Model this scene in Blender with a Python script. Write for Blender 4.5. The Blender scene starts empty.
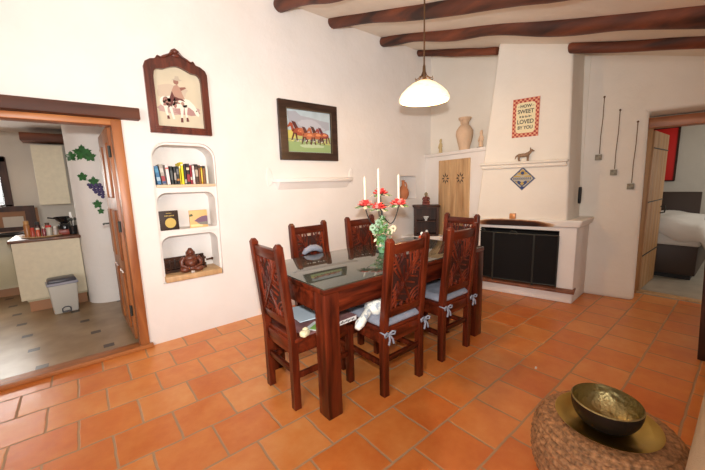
import bpy, bmesh, math, random
from mathutils import Vector, Matrix
C = bpy.context.scene.collection
PI = math.pi
R = math.radians
rng = random.Random(7)

# ------------------------------------------------------------------ materials
def newmat(name):
    m = bpy.data.materials.new(name); m.use_nodes = True
    nt = m.node_tree
    return m, nt, nt.nodes['Principled BSDF']

def pmat(name, col, rough=0.6, metal=0.0, bump=0.0, bscale=30.0, var=0.0, vscale=4.0, coat=0.0, emit=None, estr=0.0, sub=0.0, detail=6.0, stretch=None, spec=None):
    m, nt, b = newmat(name)
    b.inputs['Roughness'].default_value = rough
    b.inputs['Metallic'].default_value = metal
    if spec is not None: b.inputs['Specular IOR Level'].default_value = spec
    if coat: b.inputs['Coat Weight'].default_value = coat; b.inputs['Coat Roughness'].default_value = 0.15
    tc = nt.nodes.new('ShaderNodeTexCoord')
    src = tc.outputs['Object']
    if stretch:
        mp = nt.nodes.new('ShaderNodeMapping'); mp.inputs['Scale'].default_value = stretch
        nt.links.new(src, mp.inputs['Vector']); src = mp.outputs['Vector']
    if var > 0:
        n = nt.nodes.new('ShaderNodeTexNoise'); n.inputs['Scale'].default_value = vscale; n.inputs['Detail'].default_value = detail
        nt.links.new(src, n.inputs['Vector'])
        r = nt.nodes.new('ShaderNodeValToRGB')
        r.color_ramp.elements[0].position = 0.3; r.color_ramp.elements[1].position = 0.7
        r.color_ramp.elements[0].color = tuple(c*(1-var) for c in col)+(1,)
        r.color_ramp.elements[1].color = tuple(min(1, c*(1+var)) for c in col)+(1,)
        nt.links.new(n.outputs['Fac'], r.inputs['Fac']); nt.links.new(r.outputs['Color'], b.inputs['Base Color'])
    else:
        b.inputs['Base Color'].default_value = (*col, 1)
    if bump > 0:
        n2 = nt.nodes.new('ShaderNodeTexNoise'); n2.inputs['Scale'].default_value = bscale; n2.inputs['Detail'].default_value = 5
        nt.links.new(src, n2.inputs['Vector'])
        bp = nt.nodes.new('ShaderNodeBump'); bp.inputs['Strength'].default_value = bump; bp.inputs['Distance'].default_value = 0.02
        nt.links.new(n2.outputs['Fac'], bp.inputs['Height']); nt.links.new(bp.outputs['Normal'], b.inputs['Normal'])
    if emit:
        b.inputs['Emission Color'].default_value = (*emit, 1); b.inputs['Emission Strength'].default_value = estr
    if sub: b.inputs['Subsurface Weight'].default_value = sub
    return m

def wood(name, c1, c2, rough=0.35, scale=6.0, axis='z', coat=0.0, bump=0.15, spec=None):
    st = {'x': (0.12, 1, 1), 'y': (1, 0.12, 1), 'z': (1, 1, 0.12)}[axis]
    m, nt, b = newmat(name)
    b.inputs['Roughness'].default_value = rough
    if spec is not None: b.inputs['Specular IOR Level'].default_value = spec
    if coat: b.inputs['Coat Weight'].default_value = coat; b.inputs['Coat Roughness'].default_value = 0.12
    tc = nt.nodes.new('ShaderNodeTexCoord'); mp = nt.nodes.new('ShaderNodeMapping'); mp.inputs['Scale'].default_value = st
    n = nt.nodes.new('ShaderNodeTexNoise'); n.inputs['Scale'].default_value = scale*5; n.inputs['Detail'].default_value = 8; n.inputs['Distortion'].default_value = 0.6
    r = nt.nodes.new('ShaderNodeValToRGB'); r.color_ramp.elements[0].position = 0.32; r.color_ramp.elements[1].position = 0.68
    r.color_ramp.elements[0].color = (*c1, 1); r.color_ramp.elements[1].color = (*c2, 1)
    nt.links.new(tc.outputs['Object'], mp.inputs['Vector']); nt.links.new(mp.outputs['Vector'], n.inputs['Vector'])
    nt.links.new(n.outputs['Fac'], r.inputs['Fac']); nt.links.new(r.outputs['Color'], b.inputs['Base Color'])
    bp = nt.nodes.new('ShaderNodeBump'); bp.inputs['Strength'].default_value = bump; bp.inputs['Distance'].default_value = 0.01
    nt.links.new(n.outputs['Fac'], bp.inputs['Height']); nt.links.new(bp.outputs['Normal'], b.inputs['Normal'])
    return m

def plaster_mat(name, col, bump=0.35, stains=False):
    m, nt, b = newmat(name)
    b.inputs['Roughness'].default_value = 0.9; b.inputs['Specular IOR Level'].default_value = 0.15
    tc = nt.nodes.new('ShaderNodeTexCoord')
    n = nt.nodes.new('ShaderNodeTexNoise'); n.inputs['Scale'].default_value = 2.2; n.inputs['Detail'].default_value = 5
    nt.links.new(tc.outputs['Object'], n.inputs['Vector'])
    r = nt.nodes.new('ShaderNodeValToRGB'); r.color_ramp.elements[0].position = 0.3; r.color_ramp.elements[1].position = 0.7
    r.color_ramp.elements[0].color = (col[0]*.95, col[1]*.935, col[2]*.915, 1); r.color_ramp.elements[1].color = (*col, 1)
    nt.links.new(n.outputs['Fac'], r.inputs['Fac']); nt.links.new(r.outputs['Color'], b.inputs['Base Color'])
    a = nt.nodes.new('ShaderNodeTexNoise'); a.inputs['Scale'].default_value = 5.0; a.inputs['Detail'].default_value = 8; a.inputs['Roughness'].default_value = 0.55
    nt.links.new(tc.outputs['Object'], a.inputs['Vector'])
    bp = nt.nodes.new('ShaderNodeBump'); bp.inputs['Strength'].default_value = bump; bp.inputs['Distance'].default_value = 0.03
    nt.links.new(a.outputs['Fac'], bp.inputs['Height']); nt.links.new(bp.outputs['Normal'], b.inputs['Normal'])
    return m

class NT:
    """tiny helper for maths node graphs"""
    def __init__(s, nt): s.nt = nt
    def v(s, op, a, b=None, c=None):
        n = s.nt.nodes.new('ShaderNodeMath'); n.operation = op
        for i, x in enumerate((a, b, c)):
            if x is None: continue
            if isinstance(x, (int, float)): n.inputs[i].default_value = x
            else: s.nt.links.new(x, n.inputs[i])
        return n.outputs[0]

def tile_mat(name, x0, y0, L, W, grout, ramp, groutcol, rough=(0.18, 0.42), stagger=0.5, bumps=0.25, spec=0.5):
    m, nt, b = newmat(name); T = NT(nt)
    tc = nt.nodes.new('ShaderNodeTexCoord')
    dn = nt.nodes.new('ShaderNodeTexNoise'); dn.inputs['Scale'].default_value = 9; dn.inputs['Detail'].default_value = 3
    nt.links.new(tc.outputs['Object'], dn.inputs['Vector'])
    ds = nt.nodes.new('ShaderNodeSeparateColor'); nt.links.new(dn.outputs['Color'], ds.inputs[0])
    sp = nt.nodes.new('ShaderNodeSeparateXYZ'); nt.links.new(tc.outputs['Object'], sp.inputs[0])
    X = T.v('ADD', sp.outputs['X'], T.v('MULTIPLY', T.v('SUBTRACT', ds.outputs[0], 0.5), 0.014))
    Y = T.v('ADD', sp.outputs['Y'], T.v('MULTIPLY', T.v('SUBTRACT', ds.outputs[1], 0.5), 0.014))
    vy = T.v('DIVIDE', T.v('SUBTRACT', Y, y0), W)
    row = T.v('FLOOR', vy); fy = T.v('SUBTRACT', vy, row)
    par = T.v('MODULO', T.v('ADD', row, 100), 2.0)
    vx = T.v('SUBTRACT', T.v('DIVIDE', T.v('SUBTRACT', X, x0), L), T.v('MULTIPLY', T.v('SUBTRACT', 1.0, par), stagger))
    colm = T.v('FLOOR', vx); fx = T.v('SUBTRACT', vx, colm)
    dx = T.v('MULTIPLY', T.v('MINIMUM', fx, T.v('SUBTRACT', 1.0, fx)), L)
    dy = T.v('MULTIPLY', T.v('MINIMUM', fy, T.v('SUBTRACT', 1.0, fy)), W)
    d = T.v('MINIMUM', dx, dy)
    mask = nt.nodes.new('ShaderNodeMapRange'); mask.interpolation_type = 'SMOOTHSTEP'
    mask.inputs['From Min'].default_value = grout*0.35; mask.inputs['From Max'].default_value = grout*0.75
    nt.links.new(d, mask.inputs['Value'])
    cb = nt.nodes.new('ShaderNodeCombineXYZ'); nt.links.new(colm, cb.inputs[0]); nt.links.new(row, cb.inputs[1])
    wn = nt.nodes.new('ShaderNodeTexWhiteNoise'); wn.noise_dimensions = '3D'; nt.links.new(cb.outputs[0], wn.inputs['Vector'])
    n = nt.nodes.new('ShaderNodeTexNoise'); n.inputs['Scale'].default_value = 6.5; n.inputs['Detail'].default_value = 8; n.inputs['Roughness'].default_value = .6
    nt.links.new(tc.outputs['Object'], n.inputs['Vector'])
    n3 = nt.nodes.new('ShaderNodeTexNoise'); n3.inputs['Scale'].default_value = 22; n3.inputs['Detail'].default_value = 6
    nt.links.new(tc.outputs['Object'], n3.inputs['Vector'])
    f = T.v('ADD', T.v('ADD', T.v('MULTIPLY', wn.outputs['Value'], 0.30), -.04), T.v('MULTIPLY', n.outputs['Fac'], 0.62))
    f = T.v('ADD', f, T.v('MULTIPLY', n3.outputs['Fac'], 0.16))
    r = nt.nodes.new('ShaderNodeValToRGB')
    els = r.color_ramp.elements
    els[0].position = ramp[0][0]; els[0].color = (*ramp[0][1], 1)
    els[1].position = ramp[-1][0]; els[1].color = (*ramp[-1][1], 1)
    for p, c in ramp[1:-1]:
        e = els.new(p); e.color = (*c, 1)
    nt.links.new(f, r.inputs['Fac'])
    mx = nt.nodes.new('ShaderNodeMix'); mx.data_type = 'RGBA'
    mx.inputs['A'].default_value = (*groutcol, 1)
    nt.links.new(r.outputs['Color'], mx.inputs['B']); nt.links.new(mask.outputs[0], mx.inputs['Factor'])
    nt.links.new(mx.outputs['Result'], b.inputs['Base Color'])
    rr = nt.nodes.new('ShaderNodeMapRange'); rr.inputs['To Min'].default_value = rough[0]; rr.inputs['To Max'].default_value = rough[1]
    nt.links.new(n.outputs['Fac'], rr.inputs['Value'])
    ro = T.v('ADD', rr.outputs[0], T.v('MULTIPLY', T.v('SUBTRACT', 1.0, mask.outputs[0]), 0.4))
    nt.links.new(ro, b.inputs['Roughness'])
    b.inputs['Specular IOR Level'].default_value = spec
    h = T.v('ADD', mask.outputs[0], T.v('MULTIPLY', n3.outputs['Fac'], 0.12))
    h = T.v('ADD', h, T.v('MULTIPLY', n.outputs['Fac'], 0.5))
    bp = nt.nodes.new('ShaderNodeBump'); bp.inputs['Strength'].default_value = bumps; bp.inputs['Distance'].default_value = 0.012
    nt.links.new(h, bp.inputs['Height']); nt.links.new(bp.outputs['Normal'], b.inputs['Normal'])
    return m

M = {}
M['plaster'] = plaster_mat('white_plaster', (.86, .82, .785))
M['plaster_warm'] = plaster_mat('warm_white_plaster', (.84, .785, .70))
M['ceiling'] = plaster_mat('ceiling_plaster', (.86, .79, .69), 0.45)
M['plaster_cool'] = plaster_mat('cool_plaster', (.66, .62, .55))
M['plaster_bed'] = plaster_mat('bedroom_plaster', (.72, .68, .61))
M['floor'] = tile_mat('terracotta_tiles', -0.005, 0.97, 0.2885, 0.281, 0.0105,
    [(0.20, (.58, .135, .024)), (0.40, (.66, .195, .040)), (0.56, (.72, .255, .062)), (0.72, (.76, .32, .10)), (0.9, (.78, .40, .17))], (.44, .27, .15), rough=(.24, .46))
m, nt, b = newmat('beige_tiles_with_dark_insets'); T = NT(nt)
tc = nt.nodes.new('ShaderNodeTexCoord'); sp = nt.nodes.new('ShaderNodeSeparateXYZ'); nt.links.new(tc.outputs['Object'], sp.inputs[0])
ta, tb = .42, .075; tq = ta*ta+tb*tb
px_ = T.v('ADD', sp.outputs['X'], .22-tb/2); py_ = T.v('ADD', sp.outputs['Y'], tb/2+.05)
lu = T.v('ROUND', T.v('DIVIDE', T.v('ADD', T.v('MULTIPLY', px_, ta), T.v('MULTIPLY', py_, tb)), tq))
lv = T.v('ROUND', T.v('DIVIDE', T.v('SUBTRACT', T.v('MULTIPLY', py_, ta), T.v('MULTIPLY', px_, tb)), tq))
rx_ = T.v('ABSOLUTE', T.v('SUBTRACT', px_, T.v('SUBTRACT', T.v('MULTIPLY', lu, ta), T.v('MULTIPLY', lv, tb))))
ry_ = T.v('ABSOLUTE', T.v('SUBTRACT', py_, T.v('ADD', T.v('MULTIPLY', lu, tb), T.v('MULTIPLY', lv, ta))))
ins = T.v('LESS_THAN', T.v('MAXIMUM', rx_, ry_), tb/2)
nz = nt.nodes.new('ShaderNodeTexNoise'); nz.inputs['Scale'].default_value = 4; nz.inputs['Detail'].default_value = 6; nt.links.new(tc.outputs['Object'], nz.inputs['Vector'])
r = nt.nodes.new('ShaderNodeValToRGB'); r.color_ramp.elements[0].position = .3; r.color_ramp.elements[1].position = .7
r.color_ramp.elements[0].color = (.27, .17, .085, 1); r.color_ramp.elements[1].color = (.42, .29, .165, 1); nt.links.new(nz.outputs['Fac'], r.inputs['Fac'])
mx = nt.nodes.new('ShaderNodeMix'); mx.data_type = 'RGBA'; nt.links.new(ins, mx.inputs['Factor']); nt.links.new(r.outputs['Color'], mx.inputs['A']); mx.inputs['B'].default_value = (.07, .045, .035, 1)
nt.links.new(mx.outputs['Result'], b.inputs['Base Color']); b.inputs['Roughness'].default_value = .32
M['floor_kitchen'] = m
M['floor_bed'] = pmat('bedroom_grey_floor', (.42, .38, .31), 0.5, var=.15, vscale=6)
M['mahogany'] = wood('dark_mahogany', (.020, .0026, .0014), (.155, .023, .007), 0.28, 4.0, 'z', coat=0.10, spec=.35)
M['mahogany_x'] = wood('dark_mahogany_lengthwise', (.020, .0026, .0014), (.155, .023, .007), 0.28, 4.0, 'x', coat=0.10, spec=.35)
M['carve'] = wood('carved_mahogany', (.040, .005, .0025), (.19, .029, .010), 0.32, 5.0, 'z', coat=0.05, spec=.4)
M['carveshade'] = pmat('carving_gap_shade', (.030, .006, .003), 0.6)  # near-black colour paints shade into the gaps between the carved ribs
M['beam'] = wood('rough_beam_wood', (.026, .008, .005), (.20, .050, .019), 0.6, 1.6, 'y', bump=0.9)
M['lintel'] = wood('lintel_wood', (.030, .010, .006), (.21, .060, .022), 0.65, .9, 'x', bump=0.9)
M['pine'] = wood('orange_pine', (.24, .070, .020), (.48, .18, .055), 0.4, 2.5, 'z')
M['pine_x'] = wood('orange_pine_crosswise', (.27, .080, .022), (.52, .20, .060), 0.4, 2.5, 'x')
M['doorwood'] = wood('bedroom_door_wood', (.34, .17, .065), (.50, .28, .12), 0.5, 2.5, 'z')
M['oak'] = wood('pale_oak', (.50, .30, .14), (.66, .43, .22), 0.55, 3.0, 'z')
M['oldpine'] = wood('old_pine', (.42, .24, .11), (.64, .42, .22), 0.65, 3.0, 'z', bump=.5)
M['cream_lam'] = pmat('cream_laminate', (.74, .66, .48), 0.5, var=.05, vscale=20)
M['cream_cab'] = pmat('cream_cabinet', (.60, .53, .36), 0.4, var=.06)
M['darkwood'] = wood('dark_wood', (.022, .009, .005), (.075, .026, .012), 0.45, 3, 'z', spec=.25)
M['black'] = pmat('matte_black', (.012, .011, .011), 0.6)
M['blackgloss'] = pmat('glossy_black', (.012, .012, .013), 0.2)
M['soot'] = pmat('sooty_brick', (.022, .018, .016), 0.95, bump=.5)
M['iron'] = pmat('wrought_iron', (.05, .052, .045), 0.5, metal=.6)
M['steel'] = pmat('steel', (.6, .6, .58), 0.3, metal=1)
M['bronze'] = pmat('aged_bronze', (.16, .09, .045), 0.45, metal=.8)
M['brass'] = pmat('brushed_brass', (.58, .40, .10), 0.30, metal=1, var=.12, vscale=7, bump=.05, bscale=40)
M['bowl_in'] = pmat('hammered_gold', (.34, .27, .12), 0.38, metal=.9, bump=.6, bscale=24)
M['bowl_out'] = pmat('bowl_black_lacquer', (.010, .007, .005), 0.45, spec=.25)
M['padblue'] = pmat('blue_grey_cotton', (.25, .265, .32), 0.95, var=.12, vscale=14, bump=.35, bscale=60)
M['rattan'] = pmat('water_hyacinth', (.33, .165, .07), 0.7, var=.55, vscale=60, bump=.35, bscale=70)
M['sofa'] = pmat('tan_sofa_fabric', (.52, .38, .25), 0.95, bump=.5, bscale=220, var=.06)
M['wax'] = pmat('cream_wax', (.86, .80, .66), 0.5, sub=.1)
M['leaf'] = pmat('leaf_green', (.10, .24, .06), 0.55, var=.5, vscale=30)
M['leafpale'] = pmat('pale_leaf_green', (.36, .50, .33), 0.55, var=.25, vscale=30)
M['petal'] = pmat('red_petal', (.62, .045, .04), 0.6, var=.3, vscale=40)
M['petalpink'] = pmat('pink_petal', (.80, .30, .26), 0.6)
M['petalcream'] = pmat('cream_petal', (.78, .66, .45), 0.6)
M['terracotta'] = pmat('terracotta_clay', (.55, .20, .085), 0.75, var=.12, bump=.2)
M['sandclay'] = pmat('sand_clay', (.70, .49, .33), 0.85, var=.15, bump=.4)
M['goldclay'] = pmat('gold_clay', (.60, .45, .22), 0.6, var=.2)
M['paper'] = pmat('paper', (.83, .80, .70), 0.8)
M['brick'] = pmat('red_clay_tile', (.22, .075, .035), 0.6, var=.35, vscale=8, bump=.3)
M['copper'] = pmat('copper_glass', (.62, .26, .09), 0.4, metal=.3)
M['duvet'] = pmat('white_duvet', (.82, .80, .76), 0.9, bump=.5, bscale=8)
M['bedbase'] = pmat('brown_leather', (.045, .024, .015), 0.5)
M['redcanvas'] = pmat('red_canvas', (.72, .012, .008), 0.6)
M['binbody'] = pmat('grey_plastic', (.58, .56, .50), 0.4)
M['binlid'] = pmat('dark_plastic_lid', (.06, .06, .075), 0.3)
M['binrim'] = pmat('lilac_grey_rim', (.38, .38, .46), 0.4)
M['decal'] = pmat('painted_vine_green', (.025, .12, .025), 0.7, var=.45, vscale=25)
M['grape'] = pmat('painted_grape', (.055, .035, .13), 0.5, var=.3, vscale=40)
M['framewood'] = wood('old_red_frame', (.050, .010, .006), (.16, .035, .018), 0.3, 4, 'z', coat=.2)
M['frameblack'] = wood('ebony_frame', (.020, .010, .007), (.060, .030, .020), 0.35, 4, 'x')
M['white'] = pmat('white_ceramic', (.85, .85, .82), 0.3)
M['glass_green'] = pmat('dim_green_glass', (.14, .30, .16), 0.12)

def glass_mat(name, col=(1, 1, 1), rough=0.0):
    m, nt, b = newmat(name)
    b.inputs['Base Color'].default_value = (*col, 1); b.inputs['Roughness'].default_value = rough
    b.inputs['Transmission Weight'].default_value = 1.0; b.inputs['IOR'].default_value = 1.45
    return m
M['glass'] = glass_mat('clear_glass')
# glass sheet on the table: thin sheet read as a grey-green mirror over the wood
m, nt, b = newmat('table_glass')
b.inputs['Base Color'].default_value = (.045, .050, .038, 1); b.inputs['Roughness'].default_value = 0.05
b.inputs['IOR'].default_value = 1.9; b.inputs['Specular IOR Level'].default_value = 0.8
M['tableglass'] = m
# lamp shade: alabaster glass, lit from within
m, nt, b = newmat('alabaster_shade')
tc = nt.nodes.new('ShaderNodeTexCoord'); mp = nt.nodes.new('ShaderNodeMapping'); mp.inputs['Scale'].default_value = (1, 1, 3.5)
n = nt.nodes.new('ShaderNodeTexNoise'); n.inputs['Scale'].default_value = 5; n.inputs['Detail'].default_value = 3; n.inputs['Distortion'].default_value = 1.5
nt.links.new(tc.outputs['Object'], mp.inputs[0]); nt.links.new(mp.outputs[0], n.inputs['Vector'])
r = nt.nodes.new('ShaderNodeValToRGB'); r.color_ramp.elements[0].position = .35; r.color_ramp.elements[1].position = .62
r.color_ramp.elements[0].color = (.95, .60, .26, 1); r.color_ramp.elements[1].color = (1, .84, .56, 1)
nt.links.new(n.outputs['Fac'], r.inputs['Fac']); nt.links.new(r.outputs['Color'], b.inputs['Emission Color'])
b.inputs['Base Color'].default_value = (.9, .8, .6, 1); b.inputs['Roughness'].default_value = .3; b.inputs['Emission Strength'].default_value = 0.95
M['shade'] = m

def colmat(col, rough=0.6):
    k = 'c%02x%02x%02x' % tuple(int(max(0, min(1, c))*255) for c in col)
    if k not in M: M[k] = pmat('paint_'+k[1:], col, rough)
    return M[k]

# ------------------------------------------------------------------ mesh helpers
class MB:
    def __init__(s): s.bm = bmesh.new(); s.mats = []; s.cur = 0
    def mat(s, m):
        if m not in s.mats: s.mats.append(m)
        s.cur = s.mats.index(m); return s
    def _fin(s, geom_faces):
        for f in geom_faces: f.material_index = s.cur
    def box(s, c, d, rot=None, bevel=0.0, seg=2, taper=None):
        """c centre, d full size; taper = (sx, sy) scale of the top face"""
        t = bmesh.new(); bmesh.ops.create_cube(t, size=1)
        for v in t.verts:
            v.co = Vector((v.co.x*d[0], v.co.y*d[1], v.co.z*d[2]))
            if taper and v.co.z > 0: v.co.x *= taper[0]; v.co.y *= taper[1]
        if bevel > 0: bmesh.ops.bevel(t, geom=t.edges[:], offset=bevel, segments=seg, affect='EDGES', profile=0.5)
        if rot is not None: bmesh.ops.transform(t, matrix=rot.to_4x4(), verts=t.verts)
        bmesh.ops.translate(t, vec=Vector(c), verts=t.verts)
        s._merge(t); return s
    def _merge(s, t):
        me = bpy.data.meshes.new('tmp'); t.to_mesh(me); t.free()
        n0 = len(s.bm.faces); s.bm.from_mesh(me); bpy.data.meshes.remove(me)
        s.bm.faces.ensure_lookup_table()
        for f in s.bm.faces[n0:]: f.material_index = s.cur
    def bar(s, a, b, w, h=None, bevel=0.0, up=(0, 0, 1)):
        """square bar from a to b"""
        a = Vector(a); b = Vector(b); d = b-a; L = d.length
        z = d.normalized(); u = Vector(up)
        if abs(z.dot(u)) > .98: u = Vector((0, 1, 0))
        x = u.cross(z).normalized(); y = z.cross(x)
        rot = Matrix((x, y, z)).transposed()
        return s.box((a+b)/2, (w, h or w, L), rot, bevel)
    def tube(s, pts, rad, n=10, cap=True, noise=0.0, seed=0):
        pts = [Vector(p) for p in pts]
        rad = rad if isinstance(rad, (list, tuple)) else [rad]*len(pts)
        rr = random.Random(seed); rings = []
        prev = None
        for i, p in enumerate(pts):
            d = (pts[min(i+1, len(pts)-1)]-pts[max(i-1, 0)]).normalized()
            if prev is None:
                u = Vector((0, 0, 1)) if abs(d.z) < .9 else Vector((1, 0, 0))
                x = u.cross(d).normalized()
            else: x = (prev - d*prev.dot(d)).normalized()
            prev = x; y = d.cross(x)
            ring = []
            for k in range(n):
                a = 2*PI*k/n; q = rad[i]*(1+noise*(rr.random()-.5))
                ring.append(s.bm.verts.new(p+x*math.cos(a)*q+y*math.sin(a)*q))
            rings.append(ring)
        fs = []
        for i in range(len(rings)-1):
            for k in range(n):
                fs.append(s.bm.faces.new((rings[i][k], rings[i][(k+1) % n], rings[i+1][(k+1) % n], rings[i+1][k])))
        if cap:
            fs.append(s.bm.faces.new(rings[0][::-1])); fs.append(s.bm.faces.new(rings[-1]))
        s._fin(fs); return s
    def lathe(s, prof, c=(0, 0, 0), n=32, fn=None, closed=False, sx=1, sy=1):
        c = Vector(c); rings = []
        for (r, z) in prof:
            if r < 1e-5: rings.append([s.bm.verts.new(c+Vector((0, 0, z)))]); continue
            ring = []
            for k in range(n):
                a = 2*PI*k/n; q = r if fn is None else fn(r, z, a)
                ring.append(s.bm.verts.new(c+Vector((q*math.cos(a)*sx, q*math.sin(a)*sy, z))))
            rings.append(ring)
        fs = []
        pairs = list(zip(rings[:-1], rings[1:]))
        if closed: pairs.append((rings[-1], rings[0]))
        for A, B in pairs:
            for k in range(n):
                k2 = (k+1) % n
                if len(A) == 1 and len(B) == 1: break
                if len(A) == 1: fs.append(s.bm.faces.new((A[0], B[k2], B[k])))
                elif len(B) == 1: fs.append(s.bm.faces.new((A[k], A[k2], B[0])))
                else: fs.append(s.bm.faces.new((A[k], A[k2], B[k2], B[k])))
        s._fin(fs); return s
    def prism(s, poly, y0, y1, fr=None):
        """polygon in local xz plane extruded from y0 to y1"""
        A = [s.bm.verts.new((p[0], y0, p[1])) for p in poly]; B = [s.bm.verts.new((p[0], y1, p[1])) for p in poly]
        n = len(poly); fs = [s.bm.faces.new(A), s.bm.faces.new(B[::-1])]
        for i in range(n): fs.append(s.bm.faces.new((A[i], B[i], B[(i+1) % n], A[(i+1) % n])))
        s._fin(fs); return s
    def prismz(s, poly, z0, z1):
        A = [s.bm.verts.new((p[0], p[1], z0)) for p in poly]; B = [s.bm.verts.new((p[0], p[1], z1)) for p in poly]
        n = len(poly); fs = [s.bm.faces.new(A[::-1]), s.bm.faces.new(B)]
        for i in range(n): fs.append(s.bm.faces.new((A[i], A[(i+1) % n], B[(i+1) % n], B[i])))
        s._fin(fs); return s
    def ring(s, outer, inner, y0, y1):
        n = len(outer); V = []
        for poly, y in ((outer, y0), (inner, y0), (inner, y1), (outer, y1)):
            V.append([s.bm.verts.new((p[0], y, p[1])) for p in poly])
        fs = []
        for a in range(4):
            A, B = V[a], V[(a+1) % 4]
            for i in range(n): fs.append(s.bm.faces.new((A[i], A[(i+1) % n], B[(i+1) % n], B[i])))
        s._fin(fs); return s
    def ball(s, c, r, seg=16, rot=None):
        r = r if isinstance(r, (list, tuple)) else (r, r, r)
        t = bmesh.new(); bmesh.ops.create_uvsphere(t, u_segments=seg, v_segments=max(6, seg*2//3), radius=1)
        for v in t.verts: v.co = Vector((v.co.x*r[0], v.co.y*r[1], v.co.z*r[2]))
        if rot is not None: bmesh.ops.transform(t, matrix=rot.to_4x4(), verts=t.verts)
        bmesh.ops.translate(t, vec=Vector(c), verts=t.verts); s._merge(t); return s
    def hexa(s, bot, top):
        """eight corners: bot and top lists of 4 points, counter-clockwise from above"""
        A = [s.bm.verts.new(p) for p in bot]; B = [s.bm.verts.new(p) for p in top]
        fs = [s.bm.faces.new(A[::-1]), s.bm.faces.new(B)]
        for i in range(4): fs.append(s.bm.faces.new((A[i], A[(i+1) % 4], B[(i+1) % 4], B[i])))
        s._fin(fs); return s
    def build(s, name, mat=None, parent=None, loc=None, rotz=0, smooth=35, bevel=0, seg=3):
        bmesh.ops.recalc_face_normals(s.bm, faces=s.bm.faces)
        me = bpy.data.meshes.new(name); s.bm.to_mesh(me); s.bm.free()
        if mat is not None and not s.mats: me.materials.append(mat)
        for m in s.mats: me.materials.append(m)
        if smooth:
            me.shade_smooth()
            me.set_sharp_from_angle(angle=R(smooth))
        o = bpy.data.objects.new(name, me); C.objects.link(o)
        if parent: o.parent = parent
        if loc is not None: o.location = loc
        if rotz: o.rotation_euler.z = rotz
        if bevel:
            md = o.modifiers.new('bevel', 'BEVEL'); md.width = bevel; md.segments = seg; md.limit_method = 'ANGLE'; md.angle_limit = R(40)
            md.harden_normals = False
        return o

def tag(o, label=None, cat=None, group=None, kind=None):
    if label: o['label'] = label
    if cat: o['category'] = cat
    if group: o['group'] = group
    if kind: o['kind'] = kind
    return o
def empty(name, loc, rotz=0, label=None, cat=None, group=None):
    o = bpy.data.objects.new(name, None); o.empty_display_size = .1; C.objects.link(o); o.location = loc; o.rotation_euler.z = rotz
    return tag(o, label, cat, group)
def copy_tree(o, parent=None):
    c = o.copy(); C.objects.link(c)
    if parent: c.parent = parent
    for ch in [x for x in C.objects if x.parent == o]: copy_tree(ch, c)
    return c
def struct(o): o['kind'] = 'structure'; return o
def bake(o, cutters):
    for c in cutters:
        md = o.modifiers.new('cut', 'BOOLEAN'); md.operation = 'DIFFERENCE'; md.solver = 'EXACT'; md.object = c
    dg = bpy.context.evaluated_depsgraph_get(); dg.update()
    me = bpy.data.meshes.new_from_object(o.evaluated_get(dg)); old = o.data
    tb_ = bmesh.new(); tb_.from_mesh(me); bmesh.ops.triangulate(tb_, faces=tb_.faces[:]); tb_.to_mesh(me); tb_.free()
    o.modifiers.clear(); o.data = me; bpy.data.meshes.remove(old)
    for c in cutters:
        cm = c.data; bpy.data.objects.remove(c); bpy.data.meshes.remove(cm)
    return o
def rrect(x0, x1, z0, z1, r, n=6, rb=None):
    rb = r if rb is None else rb; pts = []
    for (cx, cz, a0, q) in ((x1-r, z1-r, 0, r), (x0+r, z1-r, 90, r), (x0+rb, z0+rb, 180, rb), (x1-rb, z0+rb, 270, rb)):
        for i in range(n+1):
            a = R(a0+90*i/n); pts.append((cx+q*math.cos(a), cz+q*math.sin(a)))
    return pts
def text(body, size, mat, name, parent, loc, ext=0.0008, align='CENTER', rot=(PI/2, 0, 0), sx=1.0, bold=0.0):
    cu = bpy.data.curves.new('t', 'FONT'); cu.body = body; cu.size = size; cu.extrude = ext; cu.align_x = align; cu.align_y = 'CENTER'; cu.offset = bold
    to = bpy.data.objects.new('t', cu); C.objects.link(to)
    dg = bpy.context.evaluated_depsgraph_get(); dg.update()
    me = bpy.data.meshes.new_from_object(to.evaluated_get(dg)); bpy.data.objects.remove(to); bpy.data.curves.remove(cu)
    me.materials.clear(); me.materials.append(mat)
    o = bpy.data.objects.new(name, me); C.objects.link(o); o.parent = parent; o.location = loc; o.rotation_euler = rot; o.scale = (sx, 1, 1)
    return o

WY = 3.15                                   # face of the long left-hand wall
def ceil_z(y): return 3.09-.27*(WY-y)

# ------------------------------------------------------------------ room shell
def quadslab(name, pts, z0, z1, mat):
    return struct(MB().prismz(pts, z0, z1).build(name, mat, smooth=0))
quadslab('floor', [(-2.6, -1.6), (4.76, -1.6), (4.76, WY+.04), (-2.6, WY+.04)], -.1, 0, M['floor'])
quadslab('floor_kitchen', [(-2.6, WY+.04), (.9, WY+.04), (.9, 6.75), (-2.6, 6.75)], -.1, 0.0, M['floor_kitchen'])
quadslab('floor_bedroom', [(4.76, -1.6), (8.0, -1.6), (8.0, 2.4), (4.76, 2.4)], -.1, 0.0, M['floor_bed'])

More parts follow.
